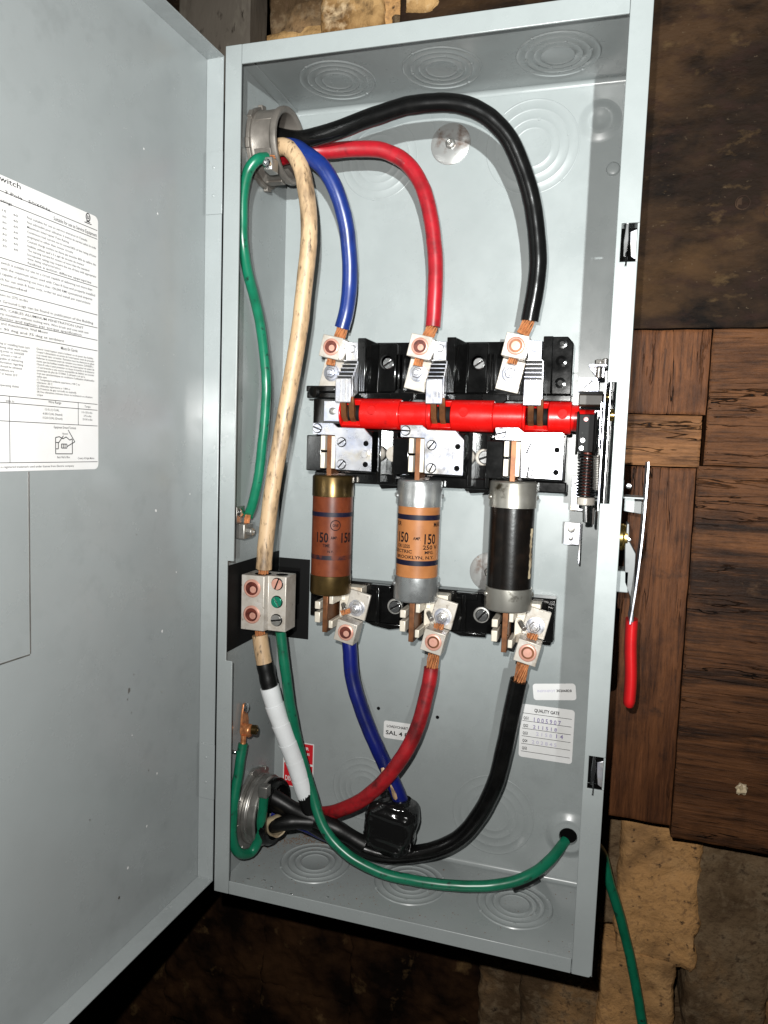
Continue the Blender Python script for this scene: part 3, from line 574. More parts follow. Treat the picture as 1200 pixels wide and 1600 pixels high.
# rotor: solid drums, windows as C-shaped shells, narrower necks
RZ, RY, RR = -318.6, 85., 15.1
rot_ = MB()
def drum(x0, x1, r): rot_.lathe((x0, RY, RZ), (1, 0, 0), [(r-.8, 0), (r, .8), (r, x1-x0-.8), (r-.8, x1-x0)], 44)
def shell(x0, x1, r, a0=-52, a1=58, ri=9.5):
    pts = []; K = 30
    for k in range(K+1):
        a = math.radians(a1+(360-(a1-a0))*k/K); pts.append((RY-r*math.cos(a), RZ+r*math.sin(a)))
    for k in range(K, -1, -1):
        a = math.radians(a1+(360-(a1-a0))*k/K); pts.append((RY-ri*math.cos(a), RZ+ri*math.sin(a)))
    rot_.prism(pts, x0, x1, 'yz')
xs = 90.3
for k, dx in enumerate(POLE):
    wx0, wx1 = 92.5+dx, 111.5+dx
    e = (151.6, 242.6, 313.5)[k]; s = (90.3, 178.6, 269.6)[k]
    if k == 2: wx0, wx1 = 90.6+dx-0, 111+dx
    drum(s, wx0, RR); shell(wx0, wx1, RR); drum(wx1, e, RR)
    if k < 2: rot_.lathe((e, RY, RZ), (1, 0, 0), [(12.9, 0), (12.9, (178.6, 269.6)[k]-e)], 40)
    rot_.lathe((wx1+13, RY-RR*.97, RZ+3), (0, -1, .2), [(4.6, -2), (4.6, .45), (4.2, .7), (.1, .7)], 26)
rot_.lathe((313.5, RY, RZ), (1, 0, 0), [(12, 0), (12, 6.5), (8, 6.6), (8, 20)], 36)
ro = rot_.build('rotor', 'red', swb, smooth=32, bevel=.25)
for dx in POLE: MB().cyl((92+dx, RY, RZ), (1, 0, 0), 9.3, 20, 28).build('rotor_core', 'blackmatte', ro)  # black core puts the recess shade of the windows into colour
q = MB().box(70.5, 90.1, 82, 84, -327, -306.5).build('bearing_plate', 'zinc', swb, bevel=.4)
MB().lathe((80, 81.9, -316.8), (0, -1, 0), [(3.6, 0), (3.6, .9), (2.6, 1.4), (.1, 1.4)], 20).build('rivet', 'steel', q)
MB().box(58, 90, 84.2, D-1.4, -330, -304).build('bearing_block', 'black', swb, bevel=1)
# load-side of the switch: fuse jaws under zinc plates
b = MB(); b.box(56, 310, 100, D-1.4, -386, -330.2); b.build('jaw_base', 'black', swb, bevel=1.2)
b = MB(); b.box(58, 312, 92, 99.9, -389, -378); b.build('jaw_base_lip', 'black', swb, bevel=1.5)
for k, dx in enumerate(POLE):
    pl = [(64.5, -329.4), (85.6, -329), (91, -333.2), (118.4, -333.4), (126.6, -341.8), (126.8, -375.2), (89.8, -374.6), (88.4, -341), (64.8, -340.6)]
    if k == 2: pl[3:6] = [(125, -332.4), (126.6, -334), (126.8, -375.2)]
    o = MB().prism([(x+dx, z) for x, z in pl], 68, 70.2).build('jaw_plate', 'zinc', swb, bevel=.35)
    for x, z, an in ((95.8, -347.6, 35), (96.2, -369.4, 50), (69.8, -334.6, -20)): slot_screw(o, x+dx, 67.9, z, 4.2, an+k*17, 'zinc', 1.8)
    MB().lathe((120.4+dx, 67.9, -358.4), (0, -1, 0), [(4.3, 0), (4.3, 1.8)], 6).build('hex_screw', 'zinc', o, bevel=.3)
    for z in (-348.2, -368.6): MB().cyl((121+dx, 67.95, z), (0, -1, 0), 2.7, .12, 18).build('hole', 'hole', o)
    b = MB(); b.box(56+dx, 72+dx, 74, 99.9, -377, -341.5); b.build('jaw_block', 'black', swb, bevel=.9)
    for z0, z1 in ((-356, -341.6), (-374, -358.2)):
        b = MB(); b.box(73.2+dx, 77.8+dx, 69, 95, z0, z1); b.build('jaw', 'jaw', swb, bevel=.5)
    b = MB(); b.box(84+dx, 88+dx, 70.3, 96, -374, -341.8); b.build('jaw', 'jaw', swb, bevel=.5)
    b = MB(); b.box(90+dx, 126+dx, 70.4, 99.9, -376.4, -336); b.build('jaw_block', 'black', swb, bevel=.8)
    if k < 2:   # barrier ribs and a fixing screw between the poles
        b = MB(); b.box(129+dx, 133+dx, 80, 99.9, -386, -334); b.box(147+dx, 150.5+dx, 76, 99.9, -386, -336); b.box(152+dx, 154.5+dx, 84, 99.9, -380, -338); b.build('rib', 'black', swb, bevel=.7)
        b = MB(); b.lathe((141+dx, 100, -357.6), (0, -1, 0), [(8.4, 0), (8, 3), (6.8, 3.4)], 26); b.build('boss', 'tin', swb, bevel=.3)
        if k == 1: slot_screw(swb, 143+dx, 96.4, -357.6, 6, 20, 'chrome', 2)
        b = MB(); b.prism([(124+dx, -386.2), (150+dx, -386.2), (146+dx, -392), (129+dx, -393.5)], 98, 122); b.build('foot', 'black', swb, bevel=.8)

# ------------------------------------------------------------------ fuses
def arcfn(cx, cy, r, th0, z, width):   # centred text wrapped on a tube
    def fn(a, c):
        th = math.radians(th0)+(a-width/2)/r
        return (cx+r*math.sin(th), cy-r*math.cos(th), z+c)
    return fn
def wrap(b, t_, cx, cy, r, th, z, h, wd): b.text(t_, arcfn(cx, cy, r, th, z-h/2, wd), h, width=wd)
fuse_lab = ('brick red 150 amp fuse with tarnished brass ends', 'orange 150 amp fuse with bright plated ends and navy bands', 'black fuse with dull spotted metal ends')
for k, dx in enumerate(POLE):
    cx, cy = 81.8+dx, 85; f = thing('cartridge_fuse', fuse_lab[k], 'fuse', (cx, cy, -541), 'cartridge fuses between the jaws')
    zt, zc1, zc2, zb = ((-381, -402.5, -482.5, -502.5), (-381.5, -407.5, -476, -501), (-378.5, -403.5, -479.5, -501.5))[k]
    tr = (20.6, 20.8, 21.3)[k]; cr = (21.2, 22.2, 22.4)[k]; cm = ('brass', 'cap_steel', 'cap_dull')[k]
    tb = MB().cyl((cx, cy, zc2-1), (0, 0, 1), tr, zc1-zc2+2, 56).build('tube', ('tube1', 'tube2', 'tube3')[k], f)
    MB().lathe((cx, cy, zc1), (0, 0, 1), [(tr+.02, -.02), (cr, .3), (cr, zt-zc1-2), (cr-.6, zt-zc1-.6), (cr-2, zt-zc1), (.1, zt-zc1)], 56).build('end_cap', cm, f, smooth=50)
    MB().lathe((cx, cy, zb), (0, 0, 1), [(.1, 0), (cr-2, 0), (cr-.6, .6), (cr, 2), (cr, zc2-zb-.3), (tr+.02, zc2-zb+.02)], 56).build('end_cap', cm, f, smooth=50)
    if k:
        for z in ((zt+zc1)/2-3, (zb+zc2)/2+4):
            for th in (-63, 104):
                a = math.radians(th); d = Vector((math.sin(a), -math.cos(a), 0)); MB().lathe(Vector((cx, cy, z))+d*(cr-.3), d, [(2.6, 0), (2.2, 1.4), (1, 2.1), (.1, 2.2)], 14).build('rivet', cm, f, smooth=60)
    for z0, z1 in ((zt-1.5, -341), (-541, zb+1.5)):
        MB().box(cx-2.6, cx+2.6, 71, 99, min(z0, z1), max(z0, z1)).build('blade', 'oldcopper', f, bevel=.5)
    r1 = tr+.12
    if k == 0:
        for z in (-420, -463.5): MB().lathe((cx, cy, z), (0, 0, 1), [(r1, -2.2), (r1, 2.2)], 56).build('printed_band', 'fadednavy' if z < -450 else 'navy', tb)
        b = MB(); wrap(b, '150', cx, cy, r1, -7, -443, 9.6, 13); wrap(b, '150', cx, cy, r1, 66, -443, 9.6, 13); wrap(b, 'AMP.', cx, cy, r1, 27, -443, 2.8, 7); wrap(b, 'TIME', cx, cy, r1, 5, -451, 3, 7.5); wrap(b, 'N.Y.', cx, cy, r1, 18, -457, 2.2, 6); wrap(b, 'ONE', cx, cy, r1, 30, -430.5, 2.8, 6)
        for q in range(28):
            a0, a1 = 2*math.pi*q/28, 2*math.pi*(q+1)/28; fn = arcfn(cx, cy, r1, 30, -430.5, 0)
            b.add([fn(rr*math.cos(a), rr*math.sin(a)) for rr, a in ((4.6, a0), (5.4, a0), (5.4, a1), (4.6, a1))], [(0, 1, 2, 3)])
        b.build('print', 'ink', tb, smooth=0)
    if k == 1:
        for z in (-417.4, -461.8): MB().lathe((cx, cy, z), (0, 0, 1), [(r1, -2.5), (r1, 2.5)], 56).build('printed_band', 'navy', tb)
        b = MB()
        for t_, th, z, h, wd in (('FOR', -50, -424, 4.2, 9), ('MAX', 74, -424, 4.2, 11), ('150', -30, -437, 9.6, 13), ('150', 49, -438, 9.6, 13), ('AMP.', 11, -437.5, 3, 7.6), ('OR LESS', -29, -445.6, 3.2, 16), ('250 V', 51, -446, 4, 17), ('ELECTRIC', -34, -450.6, 3, 24), ('MFG.', 47, -451, 3, 10), ('BROOKLYN, N.Y.', 5, -456, 3, 42)):
            wrap(b, t_, cx, cy, r1, th, z, h, wd)
        b.build('print', 'ink', tb, smooth=0)
    if k == 2:   # torn strip of an old label down the right of the tube
        b = MB(); rd = random.Random(5); L_ = []
        for j in range(26):
            z = -422-j*1.9; fn = arcfn(cx, cy, r1+.05, 66, z, 0); L_.append((fn(-1.2+rd.uniform(-.8, .5), 0), fn(2.2+rd.uniform(-1, 1.4), 0)))
        vs = [p for q in L_ for p in q]; b.add(vs, [(2*j, 2*j+1, 2*j+3, 2*j+2) for j in range(25)]); b.build('label_remnant', 'label_fiber', tb, smooth=0)

# ------------------------------------------------------------------ load-side terminal base
lb = thing('load_terminal_base', 'black lower terminal base with three plated lugs under the fuses', 'terminal block', (185, 125, -545))
b = MB(); b.box(48, 307.5, 114, D-1.4, -536, -494); b.build('base', 'black', lb, bevel=1)
for pl in ([(110, -536.2), (150, -536.2), (150, -540), (138, -542.5), (120, -540)], [(200, -536.2), (240, -536.2), (240, -540), (214, -541)], [(290, -536.2), (306, -536.2), (304, -541), (292, -541)]):
    MB().prism(pl, 114, D-1.4).build('base_foot', 'black', lb, bevel=.8)
MB().box(300, 307, 104, 113.9, -535, -498).build('end_cheek', 'black', lb, bevel=1)
for k, dx in enumerate(POLE):
    if k < 2:
        MB().lathe((144+dx, 114, -516.5), (0, -1, 0), [(8.4, 0), (8, 2.6), (6.4, 2.8)], 26).build('boss', 'steel', lb)
        slot_screw(lb, 144.6+dx, 111.2, -516.5, 5.8, 30+20*k, 'chrome', 2.6)
        MB().box(125+dx, 129+dx, 104, 113.9, -534, -496).build('rib', 'black', lb, bevel=.8)
        MB().box(118+dx, 140+dx, 106, 113.9, -501, -494.2).build('rib', 'black', lb, bevel=.8)
    lug(lb, 104+dx*.998, -539, 72, 0, 92.2, -12.5, -1, k+5)
    MB().box(88+dx, 112+dx, 97, 113.9, -530, -497).build('lug_seat', 'jaw', lb, bevel=.6)
    for z0, z1 in ((-519, -511), (-533, -522)):
        MB().box(68.5+dx, 74.5+dx, 76, 106, z0, z1).build('jaw', 'jaw', lb, bevel=.8)
    for z0, z1, x1 in ((-512, -503, 98), (-537, -529, 96)):
        b = MB(); b.prism([(84.8+dx, 74), (89.2+dx, 74), (90+dx, 96), (x1+dx, 98), (x1+dx, 104), (84.8+dx, 104)], z0, z1, 'xy'); b.build('jaw', 'jaw', lb, bevel=.7)
    MB().tube([(94+dx, 92, -515), (99+dx, 84, -519.5)], 2.6, 12, raw=True).build('pin', 'steel', lb, bevel=.3)
    MB().box(76+dx, 82+dx, 100, 113.9, -533, -503).build('jaw_web', 'oldcopper', lb)

# ------------------------------------------------------------------ cables
PT = {
'blue_top':[(20,70,-62),(38,64,-64),(51.8,60.0,-72.3),(72.8,58.0,-88.8),(85.5,62.0,-110.6),(92.6,68.0,-135.8),(95.3,76.0,-166.8),(94.1,82.0,-196.0),(89.7,87.0,-218.5),(85.7,88.0,-234.0)],
'red_top':[(16,84,-66),(32,80,-65),(46.8,76.0,-64.6),(66.7,80.0,-64.7),(98.4,84.0,-63.9),(123.9,86.0,-67.0),(146.2,88.0,-79.2),(162.9,88.0,-102.2),(172.3,88.0,-131.2),(178.1,88.0,-167.2),(179.4,88.0,-197.2),(178.4,88.0,-234.0)],
'black_top':[(16,70,-50),(34,69,-55),(50.8,66.0,-57.5),(80.8,60.0,-56.0),(120.0,56.0,-48.6),(156.4,56.0,-41.9),(191.5,58.0,-41.6),(218.3,62.0,-49.1),(241.2,68.0,-66.7),(256.6,74.0,-92.7),(268.6,80.0,-127.7),(274.9,84.0,-166.4),(275.0,86.0,-194.6),(270.2,88.0,-230.0)],
'cream_top':[(16,62,-66),(31,59,-66),(41.4,57.0,-73.4),(51.5,54.0,-88.7),(59.7,52.0,-118.1),(63.5,50.0,-154.3),(59.9,50.0,-195.9),(54.7,50.0,-250.1),(46.5,50.0,-299.1),(38.1,50.0,-349.1),(30.8,50.0,-393.7),(24.9,50.0,-445.3),(22.9,50.0,-477)],
'cream_low':[(20.0,50.0,-545.3),(23.2,50.0,-563.6),(27.9,50.0,-584.4)],
'sleeve':[(26.0,50.0,-574),(30.2,50.0,-590.8),(33.3,50.0,-602.4)],
'white_tape':[(31.8,50.0,-597.9),(38.5,52.0,-621.2),(48.1,56.0,-649.6),(56.8,62.0,-677.9),(67.4,68.0,-715.4)],
'sleeve_low':[(63.8,66.0,-702),(70.5,71.0,-730.0),(64.9,78.0,-747)],
'green_long':[(41.7,52.0,-540.0),(47.4,54.0,-581.8),(52.9,58.0,-622.6),(61.4,66.0,-672.0),(73.6,68.0,-709.7),(91.8,62.0,-744.6),(119.2,60.0,-766.1),(156.5,60.0,-777.4),(196.4,62.0,-779.0),(234.2,66.0,-777.2),(270.5,74.0,-772.9),(299.6,88.0,-764.3),(317.4,108.0,-754.6),(329.4,131.0,-747.2)],
'blue_low':[(104.1,84.0,-551.2),(109.4,84.0,-589.6),(123.2,84.0,-628.5),(138.8,84.0,-660.2),(153.5,84.0,-686.4),(166.0,84.0,-712)],
'blue_tail':[(140.1,98.0,-769.1),(115.5,98.0,-776.3),(90.7,94.0,-772),(62.6,86.0,-760),(25,78.0,-745.7)],
'red_low':[(192.1,82.0,-567.5),(189.7,80.0,-591.3),(180.6,76.0,-631.3),(162.0,72.0,-670.1),(136.0,72.0,-703.6),(108.1,78.0,-726.0),(82.7,84.0,-740),(58.1,86.0,-743),(25,84.0,-738.1)],
'black_low':[(278.4,82.0,-569.3),(273.2,84.0,-600.6),(267.2,88.0,-641.7),(258.0,92.0,-684.3),(243.0,96.0,-721.0),(220.3,98.0,-751.6),(187.7,94.0,-768),(154.4,88.0,-774),(120.2,84.0,-769),(85.3,80.0,-757.0),(58.2,76.0,-744),(25,74.0,-733.4)],
'tape_run':[(24,68.0,-722),(60.5,70.0,-736.0),(96.0,72.0,-746),(129.7,78.0,-762)],
'green_out':[(335,139,-742),(350,152,-752),(366.1,168.0,-772.1),(374,172.0,-799),(387,177.0,-837),(399.5,181.0,-880),(411,182.0,-925),(421,182.0,-972),(428,180,-1020)],
'green_top':[(26.0,31.9,-86.1),(22.0,21.7,-91.4),(14.0,19.9,-101.7),(10.0,18.2,-120.3),(8.6,19.6,-142.8),(8.6,21.7,-165.4),(8.6,34.2,-191.8),(8.6,52.8,-218.3),(8.6,68.4,-253.3),(8.6,77.4,-290.8),(8.6,73.5,-336.6),(8.6,63.8,-382.3),(8.6,52.1,-411.0),(8.6,42,-423.6)],
'green_loop':[(10.0,37.1,-656),(9.0,31.7,-679.7),(8.0,23.9,-710.0),(8.0,19.6,-741.5),(11.0,26.8,-765.1),(18.0,42.9,-773.9),(24.0,49,-759.7),(28.0,46.0,-733.6),(30.0,46,-710.1)],
}
def cable(name, key, r, m, label, group=None):
    p = PT[key]; t_ = thing(name, label, 'cable', min(p, key=lambda q: q[2]), group)
    sd = len(label)*1.7; q = spline([Vector(a) for a in p], 4)
    q = [a+Vector([.55*noise.noise(a*.035+Vector((sd, k*11, 0)))+.2*noise.noise(a*.12+Vector((0, sd, k*7))) for k in range(3)]) for a in q]
    rf = r if callable(r) else (lambda f: r*(1+.022*noise.noise(Vector((f*23, sd, 0)))+.012*noise.noise(Vector((f*80, sd, 4)))))
    MB().tube(q, rf, 20, raw=True).build('insulation', m, t_); return t_
G = 'cables inside the box'
c = cable('blue_cable', 'blue_top', 7.7, 'ins_blue', 'blue cable curving from the top bushing to the upper left lug', G)
strands(c, (85.9, 88, -233), (82.2, 88, -244), 5.6, 16, .2, 1); strands(c, (75, 88, -264), (73.8, 88, -270.5), 4.2, 12, .1, 21, 'wire_ends')
c = cable('red_cable', 'red_top', 7.4, 'ins_red', 'red cable arching from the top bushing to the upper middle lug', G)
strands(c, (178.4, 88, -233), (173.4, 88, -244), 5.6, 16, .2, 2); strands(c, (166, 88, -264), (164.8, 88, -271), 4.6, 13, .1, 22, 'wire_ends')
c = cable('black_cable', 'black_top', 8.3, 'ins_black', 'black cable in a tall arch to the upper right lug', G)
strands(c, (270.3, 88, -229), (264.2, 88, -242), 5.8, 16, .2, 3); strands(c, (257, 88, -263), (255.8, 88, -269), 4.4, 12, .1, 23, 'wire_ends')
c = cable('neutral_cable', 'cream_top', 8.1, 'ins_cream', 'dirty cream cable hanging from the top bushing to the neutral block', G)
strands(c, (22.9, 50, -476), (22.4, 50, -487), 5.2, 14, .1, 4)
c = cable('green_ground_wire', 'green_top', 5, 'ins_green', 'green wire running down the left wall from the top bushing', G)
strands(c, (26, 31.9, -86), (31, 38, -84), 2.6, 8, .2, 5); strands(c, (8.6, 42.2, -423), (8.6, 40, -431), 2.6, 8, .1, 6)
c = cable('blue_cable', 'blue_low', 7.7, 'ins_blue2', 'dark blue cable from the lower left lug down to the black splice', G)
MB().tube([(147, 78.5, -676), (151.5, 77.5, -686), (157, 77.6, -694), (160.5, 79, -702), (163, 80, -708)], lambda f: 2.6+1.2*math.sin(f*9), 10, 3).build('paint_patch', 'ins_cream', c, label='cream scuffed patch on the blue insulation')
strands(c, (100.8, 82, -522.5), (99.5, 82, -518), 5, 14, .1, 31, 'wire_ends')
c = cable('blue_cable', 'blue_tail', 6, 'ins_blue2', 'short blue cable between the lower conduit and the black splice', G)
c = cable('red_cable', 'red_low', 7.4, 'ins_red2', 'scuffed red cable sweeping from the lower middle lug to the bottom left', G)
strands(c, (192.3, 82, -568.5), (194, 82, -553), 5.6, 16, .2, 7); strands(c, (198, 82, -527.5), (198.6, 82, -523), 5, 14, .1, 32, 'wire_ends')
c = cable('black_cable', 'black_low', 8.6, 'ins_black', 'thick black cable sweeping from the lower right lug along the bottom', G)
strands(c, (278.6, 82, -570), (282, 82, -552), 5.8, 18, .25, 8); strands(c, (289, 82, -527.5), (289.6, 82, -523), 5.2, 14, .1, 33, 'wire_ends')
c = thing('neutral_cable', 'cable below the neutral block wrapped in white tape', 'cable', (67, 68, -745), G)
MB().tube(PT['cream_low'], 8, 20, 4).build('insulation', 'ins_cream', c); strands(c, (20, 50, -546), (19.6, 50, -536), 5, 14, .1, 9)
MB().tube(PT['sleeve'], lambda f: 8.7+.25*math.sin(f*14), 20, 3).build('black_tape', 'tape', c)
pts = spline([Vector(p) for p in PT['white_tape']], 1.5)
for j in range(6):   # overlapping turns of white tape
    i0 = int(len(pts)*j/6); i1 = min(len(pts)-1, int(len(pts)*(j+1)/6)+2)
    MB().tube(pts[i0:i1+1], lambda f, j=j: 9.2+.55*(1-f)+.12*math.sin(f*5+j), 24, raw=True).build('tape_turn', 'whitetape', c)
MB().tube(PT['sleeve_low'], lambda f: 9+.6*f+.3*math.sin(f*9), 20, 4).build('black_tape', 'tape', c)
c = cable('green_ground_wire', 'green_long', 5.3, 'ins_green', 'long green wire sagging from the neutral block to the lower right hole', G)
MB().tube([(283, 78.5, -776), (296, 85, -772), (306, 92, -768)], lambda f: 4.2-1.2*f, 10, 3).build('tape_flag', 'tape', c)
c = cable('green_ground_wire', 'green_loop', 5, 'ins_green', 'green wire looped at the lower left between clamp and conduit', G)
MB().tube([(10, 37, -656), (9.8, 38.2, -648)], 2.8, 12, raw=True).build('copper_end', 'copper', c); strands(c, (30, 46, -710.5), (33, 47, -704), 2.4, 7, .1, 10)
c = cable('green_ground_wire', 'green_out', 5.2, 'ins_green', 'green wire leaving from behind the box down the stone wall')
c = cable('taped_cable', 'tape_run', lambda f: 8.5+.5*math.sin(f*20), 'tape', 'cable wrapped in black tape leaving the lower conduit', G)
MB().tube([(30, 66, -753), (40, 57, -747), (56, 60, -742), (76, 68, -743)], lambda f: 7.4+.5*math.sin(f*15), 18, 3).build('tape_end', 'tape', c)
# splice
sp = thing('splice', 'glossy black sealed splice lump at the bottom of the box', 'splice', (156, 92, -765))
b = MB(); b.blob((156, 88, -739), (27, 22, 29), .62, 48, 36, 2.6, .05, 3); b.roty(0, 156, -739, -9)
b.xf(0, lambda q: q+Vector((0, 1.1*math.sin(q.z*.55+q.x*.12), 0))); b.build('body', 'gloss', sp, smooth=70)
MB().tube([(166.5, 83, -709), (167.5, 83, -716)], lambda f: 10-1.5*f, 18, raw=True).build('collar', 'gloss', sp, smooth=60)

# ------------------------------------------------------------------ conduit fittings on the left wall
def ringlug(b, x0, x1, cy, cz, r0, r1, n=8, ph=0):
    for k in range(n):
        a = 2*math.pi*k/n+ph; u = Vector((0, math.cos(a), math.sin(a))); t_ = Vector((0, -math.sin(a), math.cos(a))); c_ = Vector((0, cy, cz))
        vs = [c_+u*r+t_*s+Vector((x, 0, 0)) for x in (x0, x1) for r in (r0, r1) for s in (-4.5, 4.5)]
        b.add(vs, [(0, 1, 3, 2), (4, 6, 7, 5), (0, 4, 5, 1), (2, 3, 7, 6), (0, 2, 6, 4), (1, 5, 7, 3)])
tb_ = thing('conduit_bushing', 'grey cast conduit bushing at the top left with cables coming out', 'conduit bushing', (20, 69, -100))
b = MB(); b.lathe((1.5, 73, -61), (1, 0, 0), [(31, 0), (37, 0), (37, 4), (34, 4.5), (31, 4.5)], 48, closed=True); ringlug(b, 1.6, 6.2, 73, -61, 34, 39, 8, .2); b.build('locknut', 'cast', tb_, bevel=.5)
b = MB(); b.lathe((6.2, 72, -61), (1, -.05, 0), [(30, 0), (33.5, 0), (34, 2), (33.2, 3), (33.2, 21), (35, 22.5), (35.2, 25.5), (34.4, 28), (32, 28.4), (29, 26.6), (28, 22), (28, 4)], 64, closed=True); ringlug(b, 9, 26, 72, -61, 32, 34.5, 6, .5); b.build('bushing_body', 'cast', tb_, bevel=.5, smooth=45)
MB().lathe((1.5, 73, -61), (1, 0, 0), [(30, 0), (30, .4), (.1, .4)], 40).build('opening', 'hole', tb_)
b = MB(); b.box(27, 36, 24, 38, -100, -88); b.build('ground_lug', 'steel', tb_, bevel=1)
MB().lathe((31.5, 24, -95), (0, -1, 0), [(4, 0), (4, 3), (3, 4), (1.6, 4), (1.5, 2.6), (.1, 2.6)], 20).build('lug_screw', 'chrome', tb_)
bt = thing('conduit_connector', 'lower left conduit connector with locknut and black mouth', 'conduit connector', (20, 78, -790))
b = MB(); b.lathe((1.5, 77, -744), (1, 0, 0), [(33, 0), (42, 0), (42, 3.4), (39, 4.4), (33, 4.4)], 48, closed=True); ringlug(b, 1.6, 6, 77, -744, 38, 44, 8, .1); b.build('locknut', 'steel', bt, bevel=.6)
b = MB(); b.lathe((6, 77, -744), (1, 0, 0), [(30, 0), (36, 0), (36.5, 2), (36.5, 5), (34.5, 6), (36.5, 7.5), (36.5, 14), (35, 16), (30, 16)], 22, closed=True); b.build('hex_body', 'steel', bt, bevel=.8, smooth=20)
b = MB(); b.lathe((22.2, 77, -744), (1, 0, 0), [(30, 0), (34, 0), (34.5, 6), (32, 10), (28, 10), (27, 0)], 48, closed=True); b.build('insulating_throat', 'ins_black', bt, smooth=50)
MB().lathe((1.5, 77, -744), (1, 0, 0), [(29.5, 0), (29.5, .5), (.1, .5)], 40).build('opening', 'hole', bt)
b = MB(); b.box(26, 36, 40, 50, -712, -700); b.build('ground_lug', 'steel', bt, bevel=1)
fr = MB(); fr.lathe((38, 59, -750), (.62, -.6, .3), [(8, -9), (9.5, -9), (10.8, -3), (11, 3), (10, 6), (8.6, 5), (8, 0)], 30, closed=True); fr.xf(0, lambda q: q+Vector((noise.noise(q*.12), noise.noise(q*.12+Vector((9, 0, 0))), noise.noise(q*.12+Vector((0, 9, 0)))))*2.2)
fb = fr.build('fibre_bushing', 'label_fiber', None, smooth=60, label='cream fibre bushing curl at the lower conduit mouth', cat='bushing')

# ------------------------------------------------------------------ neutral block and ground lugs
nb = thing('neutral_terminal', 'tinned neutral block with copper screws and one green screw on a black sheet', 'terminal block', (28, 60, -542))
b = MB(); b.prism([(4.6, 38), (29.5, 38), (31, 44), (50.5, 44), (50.5, 68), (4.6, 68)], -538, -482.5, 'xy'); blk = b.build('block', 'tin', nb, bevel=.6)
for z in (-495.5, -522): MB().lathe((16.6, 38, z), (0, -1, 0), [(9.2, 0), (9.2, .6), (8.2, 1.4), (6.8, 1.4), (6.6, 1), (.1, 1)], 28).build('set_screw', 'pink', blk); MB().lathe((16.6, 36.9, z), (0, -1, 0), [(6.7, 0), (6.7, .1), (.1, .12)], 28).build('socket', 'deepcopper', blk); MB().lathe((18, 36.7, z-1), (0, -1, 0), [(3.4, 0), (3.2, .2), (.1, .25)], 20).build('screw_tip', 'pink', blk)  # bore shade painted as dark discs here too
for x, y, z, r in ((22, 51, -482.4, 8.5), (41, 55, -482.4, 6)): MB().cyl((x, y, z), (0, 0, 1), r, .15, 24).build('wire_hole', 'hole', blk)
for z, m_, an in ((-490, 'pink', 70), (-508, 'greenscrew', -60), (-526.5, 'steel', 10)): slot_screw(blk, 41, 43.9, z, 5.6, an, m_, 2.2)
b = MB(); b.box(1.5, 2.3, 15.5, D-2.3, -556, -470.5); b.build('barrier_sheet', 'blackmatte', nb)
b = MB(); b.box(2.4, 39.5, D-2.3, D-1.5, -568, -478); b.build('barrier_sheet', 'blackmatte', nb)
b = MB(); b.box(8, 28, 68.1, D-2.4, -528, -492); b.build('standoff', 'blackmatte', nb)
gl = thing('ground_lug', 'small steel ground lug on the left wall above the black sheet', 'lug', (8, 42, -446))
b = MB(); b.box(1.5, 11, 30, 48, -446, -431); b.build('body', 'steel', gl, bevel=.8); MB().lathe((11, 40, -439), (1, -.1, 0), [(4.4, 0), (4.4, 4), (3.4, 5), (1.8, 5), (1.7, 3.4), (.1, 3.4)], 8).build('lug_screw', 'steel', gl, bevel=.3)
MB().box(1.5, 3.5, 28, 44, -430.8, -414).build('tongue', 'steel', gl, bevel=.4); MB().lathe((3.5, 35, -420), (1, 0, 0), [(4.5, 0), (4.2, 1.6), (2.6, 2.6), (.1, 2.8)], 20).build('mounting_screw', 'chrome', gl)
cl = thing('copper_clamp', 'copper ground clamp screwed to the lower left wall', 'clamp', (8, 48, -652))
b = MB(); b.prism([(42, -648), (58, -648), (58, -638), (55, -628), (52, -619), (47, -619), (44, -630)], 3, 5.2, 'yz'); b.build('strap', 'copper', cl, bevel=.5)
b = MB(); b.lathe((5, 45, -645), (1, 0, 0), [(6.5, 0), (6.8, 3), (6.8, 9), (5.5, 10)], 20); b.build('barrel', 'copper', cl, bevel=.5)
MB().lathe((15, 46, -644), (1, .2, 0), [(5, 0), (5, 5), (4, 6), (2.2, 6), (2, 4), (.1, 4)], 20).build('clamp_screw', 'brass', cl)
MB().lathe((5.2, 50.5, -624), (1, 0, 0), [(5.4, 0), (5, 2), (3, 3.2), (.1, 3.4)], 20).build('mounting_screw', 'chrome', cl)
for y, z in ((30, -663), (27, -104), (24, -128)): MB().lathe((1.4, y, z), (1, 0, 0), [(2, 0), (2, 3.5), (1.4, 4.6), (.1, 4.8)], 12).build('screw_tip', 'chrome', enc)

